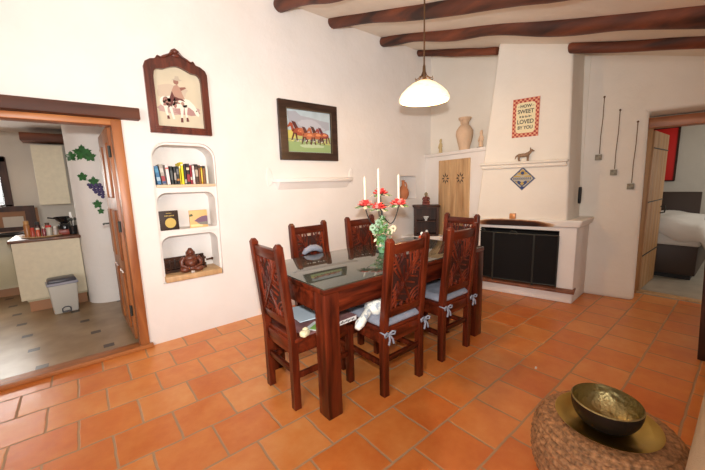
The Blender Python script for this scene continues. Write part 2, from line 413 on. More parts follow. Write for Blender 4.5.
# left-hand long wall (the one with pictures and niches)
w = MB().box(((-2.6+4.45)/2, WY+.19, 1.6), (7.05, .38, 3.2)).build('wall_left', M['plaster'], smooth=0)
cut = []
def cutter(poly, y0, y1): cut.append(MB().prism(poly, y0, y1).build('cut', smooth=0))
cutter([(-1.9, -.05), (.322, -.05), (.322, 1.84), (-1.9, 1.86)], WY-.1, WY+.6)
skew = lambda p: [(x-.022*(1.7-z)/1.2, z) for x, z in p]
arch = [q for q in rrect(.500, 1.005, 1.20, 1.70, .13, rb=.012) if q[1] > 1.4]
cutter(skew(arch+[(.500, 1.305), (1.005, 1.305)]), WY-.1, WY+.0300)
cutter(skew([(.500, .935), (1.005, .935), (1.005, 1.306), (.500, 1.306)]), WY-.1, WY+.0300)
cutter(skew([(.500, .510), (1.005, .510), (1.005, .936), (.500, .936)]), WY-.1, WY+.0300)
cutter(rrect(.512, .992, 1.330, 1.68, .11, rb=.010), WY-.1, WY+.24)
cutter(rrect(.5085, .9775, .962, 1.281, .0745, rb=.0105), WY-.11, WY+.237)
cutter(rrect(.5055, .9665, .5535, .911, .074, rb=.011), WY-.12, WY+.243)
cutter(rrect(3.455, 3.80, 1.07, 1.40, .03, rb=.02), WY-.1, WY+.22)
bake(w, cut)
md = w.modifiers.new('soft', 'BEVEL'); md.width = .014; md.segments = 3; md.limit_method = 'ANGLE'; md.angle_limit = R(50)
w.data.shade_smooth(); w.data.set_sharp_from_angle(angle=R(60)); struct(w)

# end wall strip above the cupboard, and the right-hand wall with the bedroom opening
struct(MB().prismz([(4.12, 3.30), (4.30, 1.24), (4.55, 1.24), (4.45, 3.30)], 0, 3.2).build('wall_end', M['plaster_warm'], smooth=0))
RU = Vector((math.sin(R(12)), -math.cos(R(12)), 0)); RN = Vector((math.cos(R(12)), math.sin(R(12)), 0))
RO = Vector((4.33, 1.14, 0)); RANG = math.atan2(RU.y, RU.x)
wr = MB().box((1.0, .18, 1.5), (3.0, .36, 3.0)).build('wall_right', M['plaster_warm'], loc=RO, rotz=RANG, smooth=0)
# local x runs along the wall towards the camera's side, local y goes into the wall
cr = MB().hexa([(.43, -.1, -.1), (1.40, -.1, -.1), (1.34, .5, -.1), (.455, .5, -.1)], [(.395, -.1, 1.935), (1.40, -.1, 1.96), (1.34, .5, 1.90), (.43, .5, 1.90)]).build('cut', loc=RO, rotz=RANG, smooth=0)
bake(wr, [cr])
md = wr.modifiers.new('soft', 'BEVEL'); md.width = .035; md.segments = 4; md.limit_method = 'ANGLE'; md.angle_limit = R(40)
wr.data.shade_smooth(); wr.data.set_sharp_from_angle(angle=R(60)); struct(wr)

# sloping ceiling
cs = [(-2.6, -1.6), (4.9, -1.6), (4.9, 3.5), (-2.6, 3.5)]
struct(MB().hexa([(x, y, ceil_z(y)) for x, y in cs], [(x, y, ceil_z(y)+.15) for x, y in cs]).build('ceiling', M['ceiling'], smooth=0))
# wall behind the sofa, out of frame
struct(MB().box((3.2, -1.55, 1.3), (3.6, .1, 2.6)).build('wall_back', M['plaster_warm'], smooth=0))

# kitchen shell
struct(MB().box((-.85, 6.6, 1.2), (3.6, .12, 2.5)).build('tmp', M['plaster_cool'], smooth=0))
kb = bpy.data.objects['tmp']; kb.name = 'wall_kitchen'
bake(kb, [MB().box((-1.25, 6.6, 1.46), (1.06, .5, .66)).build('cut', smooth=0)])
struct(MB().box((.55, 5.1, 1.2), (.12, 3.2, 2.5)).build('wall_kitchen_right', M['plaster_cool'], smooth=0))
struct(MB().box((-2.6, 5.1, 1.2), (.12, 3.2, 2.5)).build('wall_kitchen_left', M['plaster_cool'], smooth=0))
struct(MB().box((-1.0, 5.15, 2.19), (3.4, 3.3, .1)).build('ceiling_kitchen', M['plaster'], smooth=0))
wf = MB()
for (x0, x1, z0, z1) in ((-1.80, -.70, 1.74, 1.81), (-1.80, -.70, 1.09, 1.16), (-.77, -.69, 1.10, 1.80), (-1.80, -1.73, 1.10, 1.80), (-1.27, -1.22, 1.15, 1.75)):
    wf.box(((x0+x1)/2, 6.56, (z0+z1)/2), (x1-x0, .09, z1-z0))
wf = struct(wf.build('window_1', M['darkwood'], smooth=0))
MB().box((-1.25, 6.57, 1.45), (1.0, .006, .62)).build('pane', M['glass'], wf, smooth=0)

# bedroom shell
struct(MB().box((7.7, .4, 1.3), (.1, 4.0, 2.6)).build('wall_bedroom', M['plaster_bed'], smooth=0))
struct(MB().box((6.35, 2.3, 1.3), (2.8, .1, 2.6)).build('wall_bedroom_left', M['plaster_bed'], smooth=0))
struct(MB().box((6.35, .3, 2.55), (2.9, 4.0, .1)).build('ceiling_bedroom', M['plaster_bed'], smooth=0))

# ------------------------------------------------------------------ kitchen doorway: lintel, frame, leaf, sill
lt = MB().box((-.7, WY-.03, 1.888), (2.29, .12, .082), bevel=.006).build('lintel_beam', M['lintel'], smooth=30)
tag(lt, 'dark weathered wooden lintel beam above the kitchen doorway', 'beam')
d1 = struct(empty('door_1', (.325, WY, 0)))
f = MB().box((-.033, .045, .92), (.066, .14, 1.84), bevel=.006)
f.build('door_frame', M['pine'], d1)
MB().box((-.95, .05, 1.823), (1.9, .14, .045), bevel=.005).build('frame_head', M['pine_x'], d1)
lf = empty('leaf', (-.068, .14, 0), R(91.5)); lf.parent = d1
leaf = MB().box((.39, 0, .93), (.78, .035, 1.78), bevel=.004)
for z0, z1 in ((.12, .62), (.72, 1.15), (1.25, 1.70)):
    leaf.box((.20, .022, (z0+z1)/2), (.22, .02, z1-z0), bevel=.009, seg=1).box((.56, .022, (z0+z1)/2), (.22, .02, z1-z0), bevel=.009, seg=1)
leaf = leaf.build('door_leaf', M['pine'], lf)
lf_ = lf; leaf.parent = d1; leaf.location = lf.location; leaf.rotation_euler = lf.rotation_euler; bpy.data.objects.remove(lf)
hb = MB()
for z in (.30, 1.02, 1.62): hb.tube([(0, .018, z-.045), (0, .018, z+.045)], .011, 8).box((.03, .019, z), (.05, .008, .07))
hb.build('hinges', M['iron'], leaf)
MB().box((.70, .022, .98), (.035, .008, .16)).tube([(.70, .02, 1.0), (.70, .075, 1.0), (.61, .08, 1.0)], .008, 8).build('handle', M['iron'], leaf)
sl = MB().box((-.78, WY-.025, .018), (2.26, .045, .036), bevel=.010).box((-.80, WY+.06, .008), (2.12, .12, .02), bevel=.004).build('threshold', M['pine_x'])
tag(sl, 'orange wooden threshold strip across the kitchen doorway floor', 'threshold')

# ------------------------------------------------------------------ plaster ledge on the left wall
lg = MB()
lg.prismz([(1.54, WY+.02), (2.585, WY+.02), (2.56, WY-.06), (2.52, WY-.085), (1.60, WY-.085), (1.56, WY-.06)], 1.345, 1.392)
lg.hexa([(1.60, WY+.02, 1.27), (2.52, WY+.02, 1.27), (2.52, WY+.0, 1.27), (1.60, WY, 1.27)][::-1], [(1.57, WY+.02, 1.35), (2.55, WY+.02, 1.35), (2.52, WY-.055, 1.35), (1.60, WY-.055, 1.35)][::-1])
for x, sx in ((1.50, 1), (2.60, -1)):
    lg.prism([(x, 1.30), (x+sx*.055, 1.34), (x+sx*.055, 1.41), (x+sx*.045, 1.46), (x+sx*.02, 1.50), (x-sx*.005, 1.50), (x-sx*.02, 1.40)], WY-.006, WY+.02)
tag(lg.build('wall_ledge', M['plaster'], bevel=.012, seg=3), 'white plaster ledge built onto the wall under the painting of running horses', 'shelf')

# ------------------------------------------------------------------ niche shelf boards
tag(MB().box((.732, WY+.098, .545), (.468, .262, .050), bevel=.006).build('niche_board', M['oak']), 'pale wooden board lining the bottom niche under the seated figure', 'shelf board')
tag(MB().box((.752, WY+.120, 1.338), (.474, .222, .024), bevel=.004).build('niche_board', colmat((.70, .55, .36))), 'pale wooden board under the row of books in the top niche', 'shelf board')

# ------------------------------------------------------------------ books in the top niche
def book(x, w, h, d, col, lean=0.0, label='', band=None, y=None):
    y = WY+.10 if y is None else y
    o = empty('book', (x+w/2, y, 1.3515), 0, label, 'book', 'books on the top niche shelf')
    rot = Matrix.Rotation(lean, 3, 'Y')
    off = math.sin(abs(lean))*w/2
    c = rot @ Vector((0, 0, h/2)) + Vector((0, 0, off))
    b = MB()
    b.mat(colmat(col)).box(c+rot @ Vector((w/2-.0015, 0, 0)), (.003, d, h), rot).box(c+rot @ Vector((-w/2+.0015, 0, 0)), (.003, d, h), rot).box(c+rot @ Vector((0, -d/2+.0015, 0)), (w, .003, h), rot)
    if band:
        for bz, bh, bc in band: b.mat(colmat(bc)).box(c+rot @ Vector((0, -d/2-.0006, (bz-.5)*h)), (w*.8, .0012, bh*h), rot)
    b.build('cover', None, o, smooth=0)
    MB().box(c+rot @ Vector((0, .002, 0)), (w-.006, d-.008, h-.008), rot).build('pages', M['paper'], o, smooth=0)
    return o
BK = [
 (.040, .160, (.05, .17, .33), -.10, 'blue hardback leaning at the left end of the book row', [(.3, .2, (.35, .5, .6)), (.75, .2, (.08, .28, .45))]),
 (.040, .175, (.40, .36, .31), -.10, 'grey and red patterned book leaning beside the blue hardback', [(.3, .25, (.35, .05, .06)), (.1, .12, (.05, .08, .2)), (.7, .2, (.6, .55, .5))]),
 (.034, .172, (.86, .74, .72), -.05, 'white book with a small red mark on its spine, fourth from left region', [(.82, .08, (.7, .15, .12))]),
 (.024, .160, (.025, .03, .03), -.03, 'slim black paperback right of the white book', [(.5, .5, (.10, .11, .11))]),
 (.024, .158, (.04, .045, .045), 0, 'slim charcoal paperback with faint spine lettering, second of the black trio', [(.45, .4, (.35, .32, .28))]),
 (.026, .160, (.03, .035, .04), 0, 'black paperback with an orange spot low on its spine', [(.25, .12, (.5, .22, .05)), (.7, .3, (.16, .17, .18))]),
 (.016, .188, (.80, .62, .03), 0, 'thin yellow booklet, left of the brightest yellow book', [(.8, .1, (.9, .8, .5))]),
 (.026, .196, (.92, .78, .02), 0, 'bright yellow book, the tallest on the shelf', [(.88, .06, (.95, .9, .6))]),
 (.022, .172, (.05, .05, .06), 0, 'black book touching the bright yellow book on its right', [(.15, .2, (.5, .48, .4))]),
 (.034, .184, (.035, .02, .02), 0, 'thick black book with red lettering right of centre', [(.75, .12, (.75, .62, .4)), (.3, .35, (.35, .04, .05))]),
 (.020, .170, (.42, .03, .05), 0, 'dark red paperback beside the thick black book', [(.3, .15, (.7, .6, .5))]),
 (.026, .168, (.86, .66, .62), 0, 'pale pink and white book between the red and dark books', [(.5, .5, (.9, .85, .82))]),
 (.034, .180, (.09, .05, .035), 0, 'dark brown book with pale spine picture', [(.55, .35, (.5, .42, .32)), (.92, .1, (.03, .02, .02))]),
 (.022, .172, (.30, .12, .05), 0, 'chestnut brown book left of the thin yellow-orange one', [(.9, .1, (.04, .03, .03))]),
 (.018, .150, (.85, .50, .03), 0, 'short thin orange-yellow book near the right end', [(.5, .7, (.88, .60, .08))]),
 (.028, .166, (.28, .13, .06), 0, 'brown book topped with black near the right end of the row', [(.93, .12, (.02, .03, .03))]),
 (.028, .160, (.86, .80, .68), 0, 'cream white book at the right end of the row', None),
]
x = .528
for i, (bw_, bh_, bc_, ln, lb, bd) in enumerate(BK):
    if i == 2: lb = 'white book with a small red mark, leaning against the black paperbacks'
    book(x, bw_*.83, bh_*.96, .12, bc_, ln, lb, bd); x += bw_*.83+(.004 if ln else .0012)

# middle niche: two books facing out
o = empty('book', (.585, WY+.06, .9625), R(4), 'dark book with a round gold emblem facing out in the middle niche', 'book')
b = MB().box((0, 0, .083), (.150, .028, .166), bevel=.003).build('cover', colmat((.035, .018, .012)), o)
e = MB().mat(colmat((.62, .45, .12))).lathe([(0, -.001), (.043, -.001), (.043, .001), (0, .001)], n=28)
bmesh.ops.rotate(e.bm, cent=(0, 0, 0), matrix=Matrix.Rotation(PI/2, 3, 'X'), verts=e.bm.verts); bmesh.ops.translate(e.bm, vec=(.008, -.0155, .062), verts=e.bm.verts)
for i in range(7): e.box((-.030+i*.011, -.0155, .124), (.006, .002, .009))
for i in range(5): e.box((-.018+i*.009, -.0155, .146), (.005, .002, .005))
e.build('emblem', None, b)
MB().box((-.076, 0, .083), (.004, .026, .160)).build('spine', colmat((.07, .03, .03)), o)
o = empty('book', (.825, WY+.06, .9625), R(-4), 'orange book with a purple mountain cover facing out in the middle niche', 'book')
b = MB().box((0, 0, .078), (.150, .024, .156), bevel=.002).build('cover', colmat((.85, .50, .20)), o)
MB().mat(colmat((.20, .11, .17))).prism([(-.040, .060), (-.005, .085), (.025, .098), (.060, .104), (.074, .1), (.074, .045), (.01, .040)], -.014, -.012).mat(colmat((.25, .24, .20))).prism([(-.02, .045), (.074, .050), (.074, .020), (.01, .025)], -.0145, -.0125).mat(colmat((.10, .12, .05))).prism([(-.074, .12), (-.05, .125), (-.045, .105), (-.074, .1)], -.014, -.012).mat(colmat((.92, .72, .35))).box((-.02, -.0125, .02), (.10, .002, .02)).build('cover_picture', None, b)

# bottom niche: dark rack and seated figure
rk = empty('wooden_rack', (.69, WY+.15, .5712), 0, 'long dark wooden rack lying behind the seated figure in the bottom niche', 'rack')
b = MB().box((0, 0, .012), (.36, .09, .024)).box((0, .038, .065), (.36, .014, .12)).box((0, -.03, .095), (.36, .014, .014)).box((0, -.03, .04), (.36, .014, .014))
b.build('frame', M['darkwood'], rk)
for i in range(9): MB().box((-.165+i*.041, -.03, .065), (.013, .016, .10), bevel=.003).build('slat', M['darkwood'], rk)
MB().tube([(.18, -.04, .075), (.225, -.055, .08)], .008, 8).ball((.23, -.057, .08), .012, 8).build('handle', M['darkwood'], rk)

bd_ = MB()
# seated laughing figure, cast in one piece
bd_.ball((0, 0, .035), (.085, .055, .035)).ball((-.055, -.03, .03), (.045, .038, .028)).ball((.055, -.03, .03), (.045, .038, .028)).ball((0, -.005, .085), (.058, .048, .055)).ball((0, -.012, .125), (.056, .040, .035))
bd_.ball((0, -.030, .080), (.040, .030, .036)).ball((0, -.01, .178), (.030, .030, .034)).ball((0, -.005, .205), (.018, .018, .012)).ball((-.031, -.008, .170), (.008, .010, .018), 8).ball((.031, -.008, .170), (.008, .010, .018), 8)
bd_.ball((0, -.039, .176), (.006, .007, .008), 8).ball((-.012, -.035, .184), (.006, .005, .004), 8).ball((.012, -.035, .184), (.006, .005, .004), 8).ball((0, -.036, .162), (.012, .004, .004), 8)
for sx in (-1, 1): bd_.tube([(sx*.05, -.01, .135), (sx*.078, -.01, .10), (sx*.075, -.03, .065), (sx*.04, -.05, .052)], [.022, .020, .017, .013], 10).ball((sx*.03, -.057, .05), (.017, .012, .012), 8)
bo = empty('seated_figurine', (.722, WY+.045, .5712), R(-6), 'brown carved seated buddha figurine with round belly in the bottom niche', 'figurine')
bd_.build('figure', pmat('brown_carved_wood', (.13, .035, .018), .35, var=.3, vscale=20), bo, smooth=80)
MB().box((0, -.075, .012), (.032, .02, .022), bevel=.007).build('offering_stone', colmat((.55, .48, .42)), bo)

# ------------------------------------------------------------------ picture 1: horseback rider in an arched frame
P1 = empty('framed_picture', (.7485, WY, 1.765), 0, 'picture of a rider on a pale horse in a dark wooden frame with carved crest', 'picture')
out = [(-.236, 0), (-.236, .20), (-.236, .40), (-.236, .50), (-.222, .535), (-.185, .56), (-.150, .568), (-.135, .595), (-.120, .582), (-.085, .606), (-.045, .625), (-.028, .655), (0, .672), (.028, .655), (.045, .625), (.085, .606), (.120, .582), (.135, .595), (.150, .568), (.185, .56), (.222, .535), (.236, .50), (.236, .40), (.236, .20), (.236, 0)]
inn = [(-.176, .055), (-.176, .20), (-.176, .38), (-.176, .43), (-.170, .465), (-.155, .487), (-.130, .492), (-.118, .492), (-.100, .495), (-.080, .505), (-.045, .520), (-.02, .527), (0, .530), (.02, .527), (.045, .520), (.080, .505), (.100, .495), (.118, .492), (.130, .492), (.155, .487), (.170, .465), (.176, .43), (.176, .38), (.176, .20), (.176, .055)]
MB().ring(out, inn, -.045, -.004).build('frame', M['framewood'], P1, smooth=50, bevel=.007, seg=2)
mid = [((a[0]*.35+b[0]*.65), (a[1]*.35+b[1]*.65)) for a, b in zip(out, inn)]
MB().ring(mid, inn, -.053, -.040).build('inner_moulding', M['framewood'], P1, smooth=50)
cr_ = MB()
for sx in (-1, 1):
    cr_.tube([(sx*.02, -.048, .635), (sx*.045, -.050, .612), (sx*.075, -.049, .592), (sx*.11, -.048, .578), (sx*.13, -.048, .588), (sx*.122, -.048, .575)], [.010, .009, .008, .007, .006, .004], 8)
cr_.ball((0, -.048, .645), (.018, .010, .018), 12).ball((0, -.050, .612), (.03, .008, .014), 12).build('carved_crest', M['framewood'], P1, smooth=60)
pic = MB().prism(inn, -.018, -.014).build('canvas', pmat('aged_print', (.62, .55, .40), .7, var=.08, vscale=6), P1, smooth=0)
def blobpoly(cx, cz, rx, rz, a=0, n=20, wob=0.0, seed=1):
    rr = random.Random(seed); ca, sa = math.cos(a), math.sin(a); pts = []
    for i in range(n):
        t = -2*PI*i/n; q = 1+wob*(rr.random()-.5); px, pz = rx*q*math.cos(t), rz*q*math.sin(t); pts.append((cx+px*ca-pz*sa, cz+px*sa+pz*ca))
    return pts
def flat(mb, col, poly, lay):
    y = -.0185-lay*.0004
    mb.mat(colmat(col, .8)).prism(poly, y-.0004, y)
a = MB()
flat(a, (.50, .34, .30), blobpoly(0, .20, .160, .045, 0, 24, .25, 3), 0)
flat(a, (.57, .47, .36), blobpoly(-.05, .33, .12, .06, .1, 24, .3, 4), 0)
flat(a, (.42, .24, .22), blobpoly(.05, .19, .10, .030, 0, 24, .4, 5), 1)
W1 = (.80, .76, .64); DK = (.14, .045, .04)
flat(a, W1, blobpoly(-.030, .255, .095, .048, -.06, 20, .08, 6), 2)
flat(a, W1, blobpoly(-.105, .250, .040, .044, .3, 16, .1, 7), 2)
flat(a, W1, [(.03, .295), (.075, .285), (.115, .245), (.135, .205), (.150, .175), (.140, .155), (.120, .165), (.105, .200), (.070, .225), (.03, .220)], 3)
for p in ([(-.125, .24), (-.095, .22), (-.095, .17), (-.085, .125), (-.100, .125), (-.112, .17)], [(-.085, .225), (-.06, .22), (-.055, .17), (-.045, .120), (-.060, .120), (-.072, .17)], [(.0, .225), (.03, .225), (.020, .16), (.012, .105), (-.002, .105), (.002, .16)], [(.035, .235), (.060, .225), (.050, .17), (.058, .115), (.042, .112), (.036, .17)]): flat(a, W1, p, 3)
for p in ([(-.102, .145), (-.088, .145), (-.083, .118), (-.104, .118)], [(.0, .135), (.016, .135), (.016, .098), (-.004, .098)], [(.042, .14), (.056, .14), (.062, .108), (.040, .106)]): flat(a, DK, p, 4)
for i in range(16): flat(a, [(.40, .24, .19), (.62, .55, .45), (.34, .17, .14)][i % 3], blobpoly(-.115+.16*rng.random(), .225+.065*rng.random(), .012+.012*rng.random(), .007+.008*rng.random(), rng.random()*3, 9, .6, i), 4)
flat(a, DK, [(-.05, .34), (-.015, .30), (.03, .285), (.045, .265), (.005, .275), (-.03, .265), (-.085, .25), (-.075, .275)], 4)
flat(a, (.45, .27, .20), [(-.050, .345), (-.030, .385), (-.005, .395), (.018, .365), (.030, .320), (.045, .285), (.0, .290), (-.035, .30)], 5)
flat(a, (.28, .12, .09), [(.010, .375), (.055, .385), (.062, .375), (.02, .350)], 6)
flat(a, (.32, .16, .12), blobpoly(-.012, .418, .020, .024, 0, 14, .1, 9), 6)
flat(a, (.50, .42, .32), [(-.045, .428), (-.020, .440), (-.015, .462), (.010, .462), (.015, .440), (.036, .432), (.01, .426)], 7)
flat(a, DK, [(-.05, .30), (-.035, .295), (-.055, .235), (-.085, .205), (-.090, .215), (-.065, .25)], 6)
flat(a, DK, blobpoly(.128, .200, .006, .006, 0, 8), 6)
a.build('print', None, pic, smooth=0)

# picture 2: running horses
P2 = empty('framed_picture', (2.01, WY, 1.575), 0, 'colourful painting of running brown horses in a wide black-brown frame', 'picture')
o2 = [(-.365, 0), (-.365, .600), (.365, .600), (.365, 0)]; i2 = [(-.275, .085), (-.275, .515), (.275, .515), (.275, .085)]
MB().ring(o2, i2, -.040, -.004).build('frame', M['frameblack'], P2, smooth=30, bevel=.006, seg=2)
MB().ring([(-.283, .077), (-.283, .523), (.283, .523), (.283, .077)], i2, -.043, -.030).build('gilt_slip', colmat((.10, .07, .04)), P2, smooth=0)
pic = MB().prism(i2, -.018, -.014).build('canvas', pmat('painted_sky', (.45, .56, .62), .7, var=.12, vscale=9), P2, smooth=0)
a = MB()
flat(a, (.38, .40, .46), [(-.26, .49), (-.16, .50), (-.10, .46), (.02, .45), (.14, .43), (.26, .42), (.26, .34), (.10, .30), (-.10, .30), (-.24, .36)], 0)
flat(a, (.47, .49, .55), blobpoly(.02, .37, .16, .05, -.15, 20, .4, 2), 1)
flat(a, (.46, .48, .16), [(-.272, .30), (-.20, .315), (-.05, .27), (.272, .255), (.272, .090), (-.272, .090)], 1)
flat(a, (.62, .56, .14), [(-.272, .31), (-.19, .30), (-.16, .24), (-.272, .20)], 2)
flat(a, (.30, .42, .18), [(-.272, .19), (.0, .20), (.272, .17), (.272, .09), (-.272, .09)], 2)
flat(a, (.48, .58, .36), blobpoly(.03, .155, .15, .022, 0, 20, .5, 12), 3)
flat(a, (.22, .30, .26), blobpoly(-.02, .215, .22, .012, 0, 26, .9, 13), 3)
def horse(cx, cz, s, c1, c2, lay):
    flat(a, c1, blobpoly(cx, cz, .060*s, .030*s, -.08, 16, .15, int(cx*1000)+50), lay)
    flat(a, c1, [(cx-.045*s, cz+.01*s), (cx-.060*s, cz+.060*s), (cx-.082*s, cz+.068*s), (cx-.105*s, cz+.035*s), (cx-.098*s, cz+.026*s), (cx-.078*s, cz+.038*s), (cx-.065*s, cz-.005*s)], lay)
    flat(a, c2, [(cx-.068*s, cz+.078*s), (cx-.035*s, cz+.072*s), (cx-.01*s, cz+.03*s), (cx-.04*s, cz+.02*s)], lay+1)
    for dx, dd in ((-.05, -.025), (-.035, .012), (.035, -.01), (.052, .02)):
        flat(a, c2, [(cx+dx*s-.007*s, cz-.01*s), (cx+dx*s+.010*s, cz-.01*s), (cx+(dx+dd)*s+.006*s, cz-.075*s), (cx+(dx+dd)*s-.004*s, cz-.075*s)], lay+1)
    flat(a, (.70, .28, .12), blobpoly(cx+.01*s, cz+.008*s, .03*s, .012*s, 0, 10, .4, 3), lay+2)
horse(-.125, .295, 1.35, (.36, .075, .035), (.10, .025, .02), 4)
horse(.185, .270, 1.1, (.30, .06, .05), (.12, .03, .04), 4)
horse(.095, .265, 1.25, (.42, .12, .05), (.08, .03, .02), 7)
horse(-.015, .258, 1.2, (.50, .16, .07), (.12, .04, .03), 10)
for i in range(14): flat(a, [(.75, .70, .30), (.12, .16, .20), (.70, .72, .70)][i % 3], blobpoly(-.22+i*.034, .195+.02*rng.random(), .012, .005, rng.random(), 8, .6, i), 13)
a.build('painting', None, pic, smooth=0)

# ------------------------------------------------------------------ jug in the corner niche
J = empty('clay_jug', (3.60, WY+.07, 1.0705), 0, 'small terracotta jug with tall neck in the corner wall niche', 'jug')
MB().lathe([(0, 0), (.048, 0), (.055, .01), (.078, .06), (.082, .10), (.070, .145), (.040, .175), (.024, .195), (.020, .25), (.026, .268), (.020, .270), (.014, .25), (.014, .20), (0, .19)], n=28).build('body', M['terracotta'], J)
MB().tube([(.02, 0, .24), (.055, 0, .235), (.078, 0, .19), (.072, 0, .145)], .008, 8).build('handle', M['terracotta'], J)

# ------------------------------------------------------------------ ceiling beams (rough poplar logs)
def log(X, y1, y0, r1, r0, seed, label, dz=0.0, endcap=True):
    rr = random.Random(seed); L = y1-y0; n = int(L/.09)+2; pts = []; rad = []
    ph = [rr.random()*6 for _ in range(6)]
    for i in range(n):
        t = i/(n-1); y = y1-L*t
        r = r1+(r0-r1)*t
        r *= 1+.09*math.sin(y*4+ph[0])+.05*math.sin(y*9+ph[1])
        z = ceil_z(y)-.088+r+dz-.010*math.sin(y*2.1+ph[2])+.010*math.sin(y*6+ph[3])
        x = X+.022*math.sin(y*1.9+ph[4])+.008*math.sin(y*6+ph[5])
        pts.append((x, y, z)); rad.append(r)
    # rounded sawn end
    p = pts[0]; pts = [(p[0], p[1]+.022, p[2]), (p[0], p[1]+.015, p[2])]+pts; rad = [rad[0]*.72, rad[0]*.93]+rad
    b = MB().tube(pts, rad, 18)
    for v in b.bm.verts:
        f_ = math.sin(v.co.y*5+v.co.x*31)*math.sin(v.co.z*33+v.co.y*3); v.co += Vector((.004*f_, 0, .004*math.sin(v.co.y*8+v.co.x*28)))
    o = b.build('ceiling_beam', M['beam'], smooth=60)
    return tag(o, label, 'beam', 'rough log beams under the ceiling')
log(1.74, WY-.02, -.4, .060, .080, 3, 'rough log ceiling beam, cut off by the top edge near the left wall')
log(2.40, WY-.01, -.4, .056, .090, 5, 'rough log ceiling beam directly behind the lamp cord')
log(3.15, WY+.01, -.4, .052, .100, 8, 'longest rough log ceiling beam, running from the left wall across the chimney to the right edge')
log(3.84, WY-.02, 2.02, .042, .048, 11, 'short rough log beam left of the chimney above the vase corner')
log(3.84, 1.27, -.3, .048, .062, 14, 'dark log beam right of the chimney, above the three hanging ornaments')

# ------------------------------------------------------------------ fireplace
FU = R(12.4)
FA = math.atan2(-math.cos(FU), math.sin(FU))
FP = empty('fireplace', (3.673, 1.951, 0), FA, 'white plaster fireplace with tapering chimney breast and two mantel shelves', 'fireplace')
D = .47
MB().hexa([(-.30, 0, 0), (.853, 0, 0), (.933, D, 0), (-.30, D, 0)], [(-.30, 0, .118), (.855, 0, .118), (.933, D, .118), (-.30, D, .118)]).build('plinth', M['plaster'], FP, bevel=.012)
MB().box((.28, .20, .136), (1.185, .52, .034), bevel=.008).build('hearth_slab', M['brick'], FP)
bdy = MB()
bdy.hexa([(-.30, .02, .118), (-.10, .02, .118), (-.10, D, .118), (-.30, D, .118)], [(-.30, .02, .82), (-.10, .02, .82), (-.10, D, .82), (-.30, D, .82)])
bdy.hexa([(.700, .02, .118), (.853, .02, .118), (.933, D, .118), (.700, D, .118)], [(.700, .02, .82), (.853, .02, .82), (.933, D, .82), (.700, D, .82)])
bdy.box((.30, .245, .790), (.82, .45, .060))
bdy.build('body', M['plaster'], FP, bevel=.008)
MB().box((.30, .455, .46), (.80, .02, .62)).box((-.095, .25, .46), (.012, .42, .62)).box((.695, .25, .46), (.012, .42, .62)).box((.30, .25, .758), (.80, .42, .012)).build('firebox_lining', M['soot'], FP, smooth=0)
# lower mantel, with its soot stain
ms, nt, b = newmat('mantel_plaster_sooted'); T = NT(nt)
b.inputs['Roughness'].default_value = .9
tc = nt.nodes.new('ShaderNodeTexCoord'); sp = nt.nodes.new('ShaderNodeSeparateXYZ'); nt.links.new(tc.outputs['Object'], sp.inputs[0])
nz = nt.nodes.new('ShaderNodeTexNoise'); nz.inputs['Scale'].default_value = 9; nz.inputs['Detail'].default_value = 5; nt.links.new(tc.outputs['Object'], nz.inputs['Vector'])
ex = T.v('DIVIDE', T.v('ABSOLUTE', T.v('SUBTRACT', sp.outputs['X'], .24)), .42)
ez = T.v('DIVIDE', T.v('ABSOLUTE', T.v('SUBTRACT', sp.outputs['Z'], .825)), .050)
dd = T.v('ADD', T.v('ADD', T.v('POWER', ex, 2.5), T.v('POWER', ez, 2.0)), T.v('MULTIPLY', T.v('SUBTRACT', nz.outputs['Fac'], .5), .7))
r = nt.nodes.new('ShaderNodeValToRGB'); e0, e1 = r.color_ramp.elements
e0.position = .30; e0.color = (.030, .010, .005, 1); e1.position = 1.25 if False else 1.0; e1.color = (.86, .82, .76, 1)
q = r.color_ramp.elements.new(.62); q.color = (.22, .08, .03, 1); q = r.color_ramp.elements.new(.82); q.color = (.62, .42, .26, 1)
nt.links.new(dd, r.inputs['Fac']); nt.links.new(r.outputs['Color'], b.inputs['Base Color'])
MB().hexa([(-.25, -.015, .790), (.875, -.015, .805), (.955, D, .805), (-.25, D, .790)], [(-.26, -.038, .868), (.900, -.038, .885), (.978, D, .885), (-.26, D, .868)]).build('mantel', ms, FP, bevel=.018, seg=4)
# breast, tapering upwards
def ctop(s_, y_): return ceil_z(1.951-math.cos(FU)*s_+math.sin(FU)*y_)+.02
tp = [(.030, .03), (.710, .03), (.775, D), (.030, D)]
MB().hexa([(-.160, .005, .86), (.762, .005, .86), (.835, D, .86), (-.160, D, .86)], [(p[0], p[1], ctop(*p)) for p in tp]).build('chimney_breast', M['plaster_warm'], FP, bevel=.02, seg=4)
MB().box((.31, .0, 1.485), (.86, .135, .028)).box((.31, .01, 1.452), (.835, .10, .040)).build('upper_mantel', M['plaster_warm'], FP, bevel=.012, seg=3)

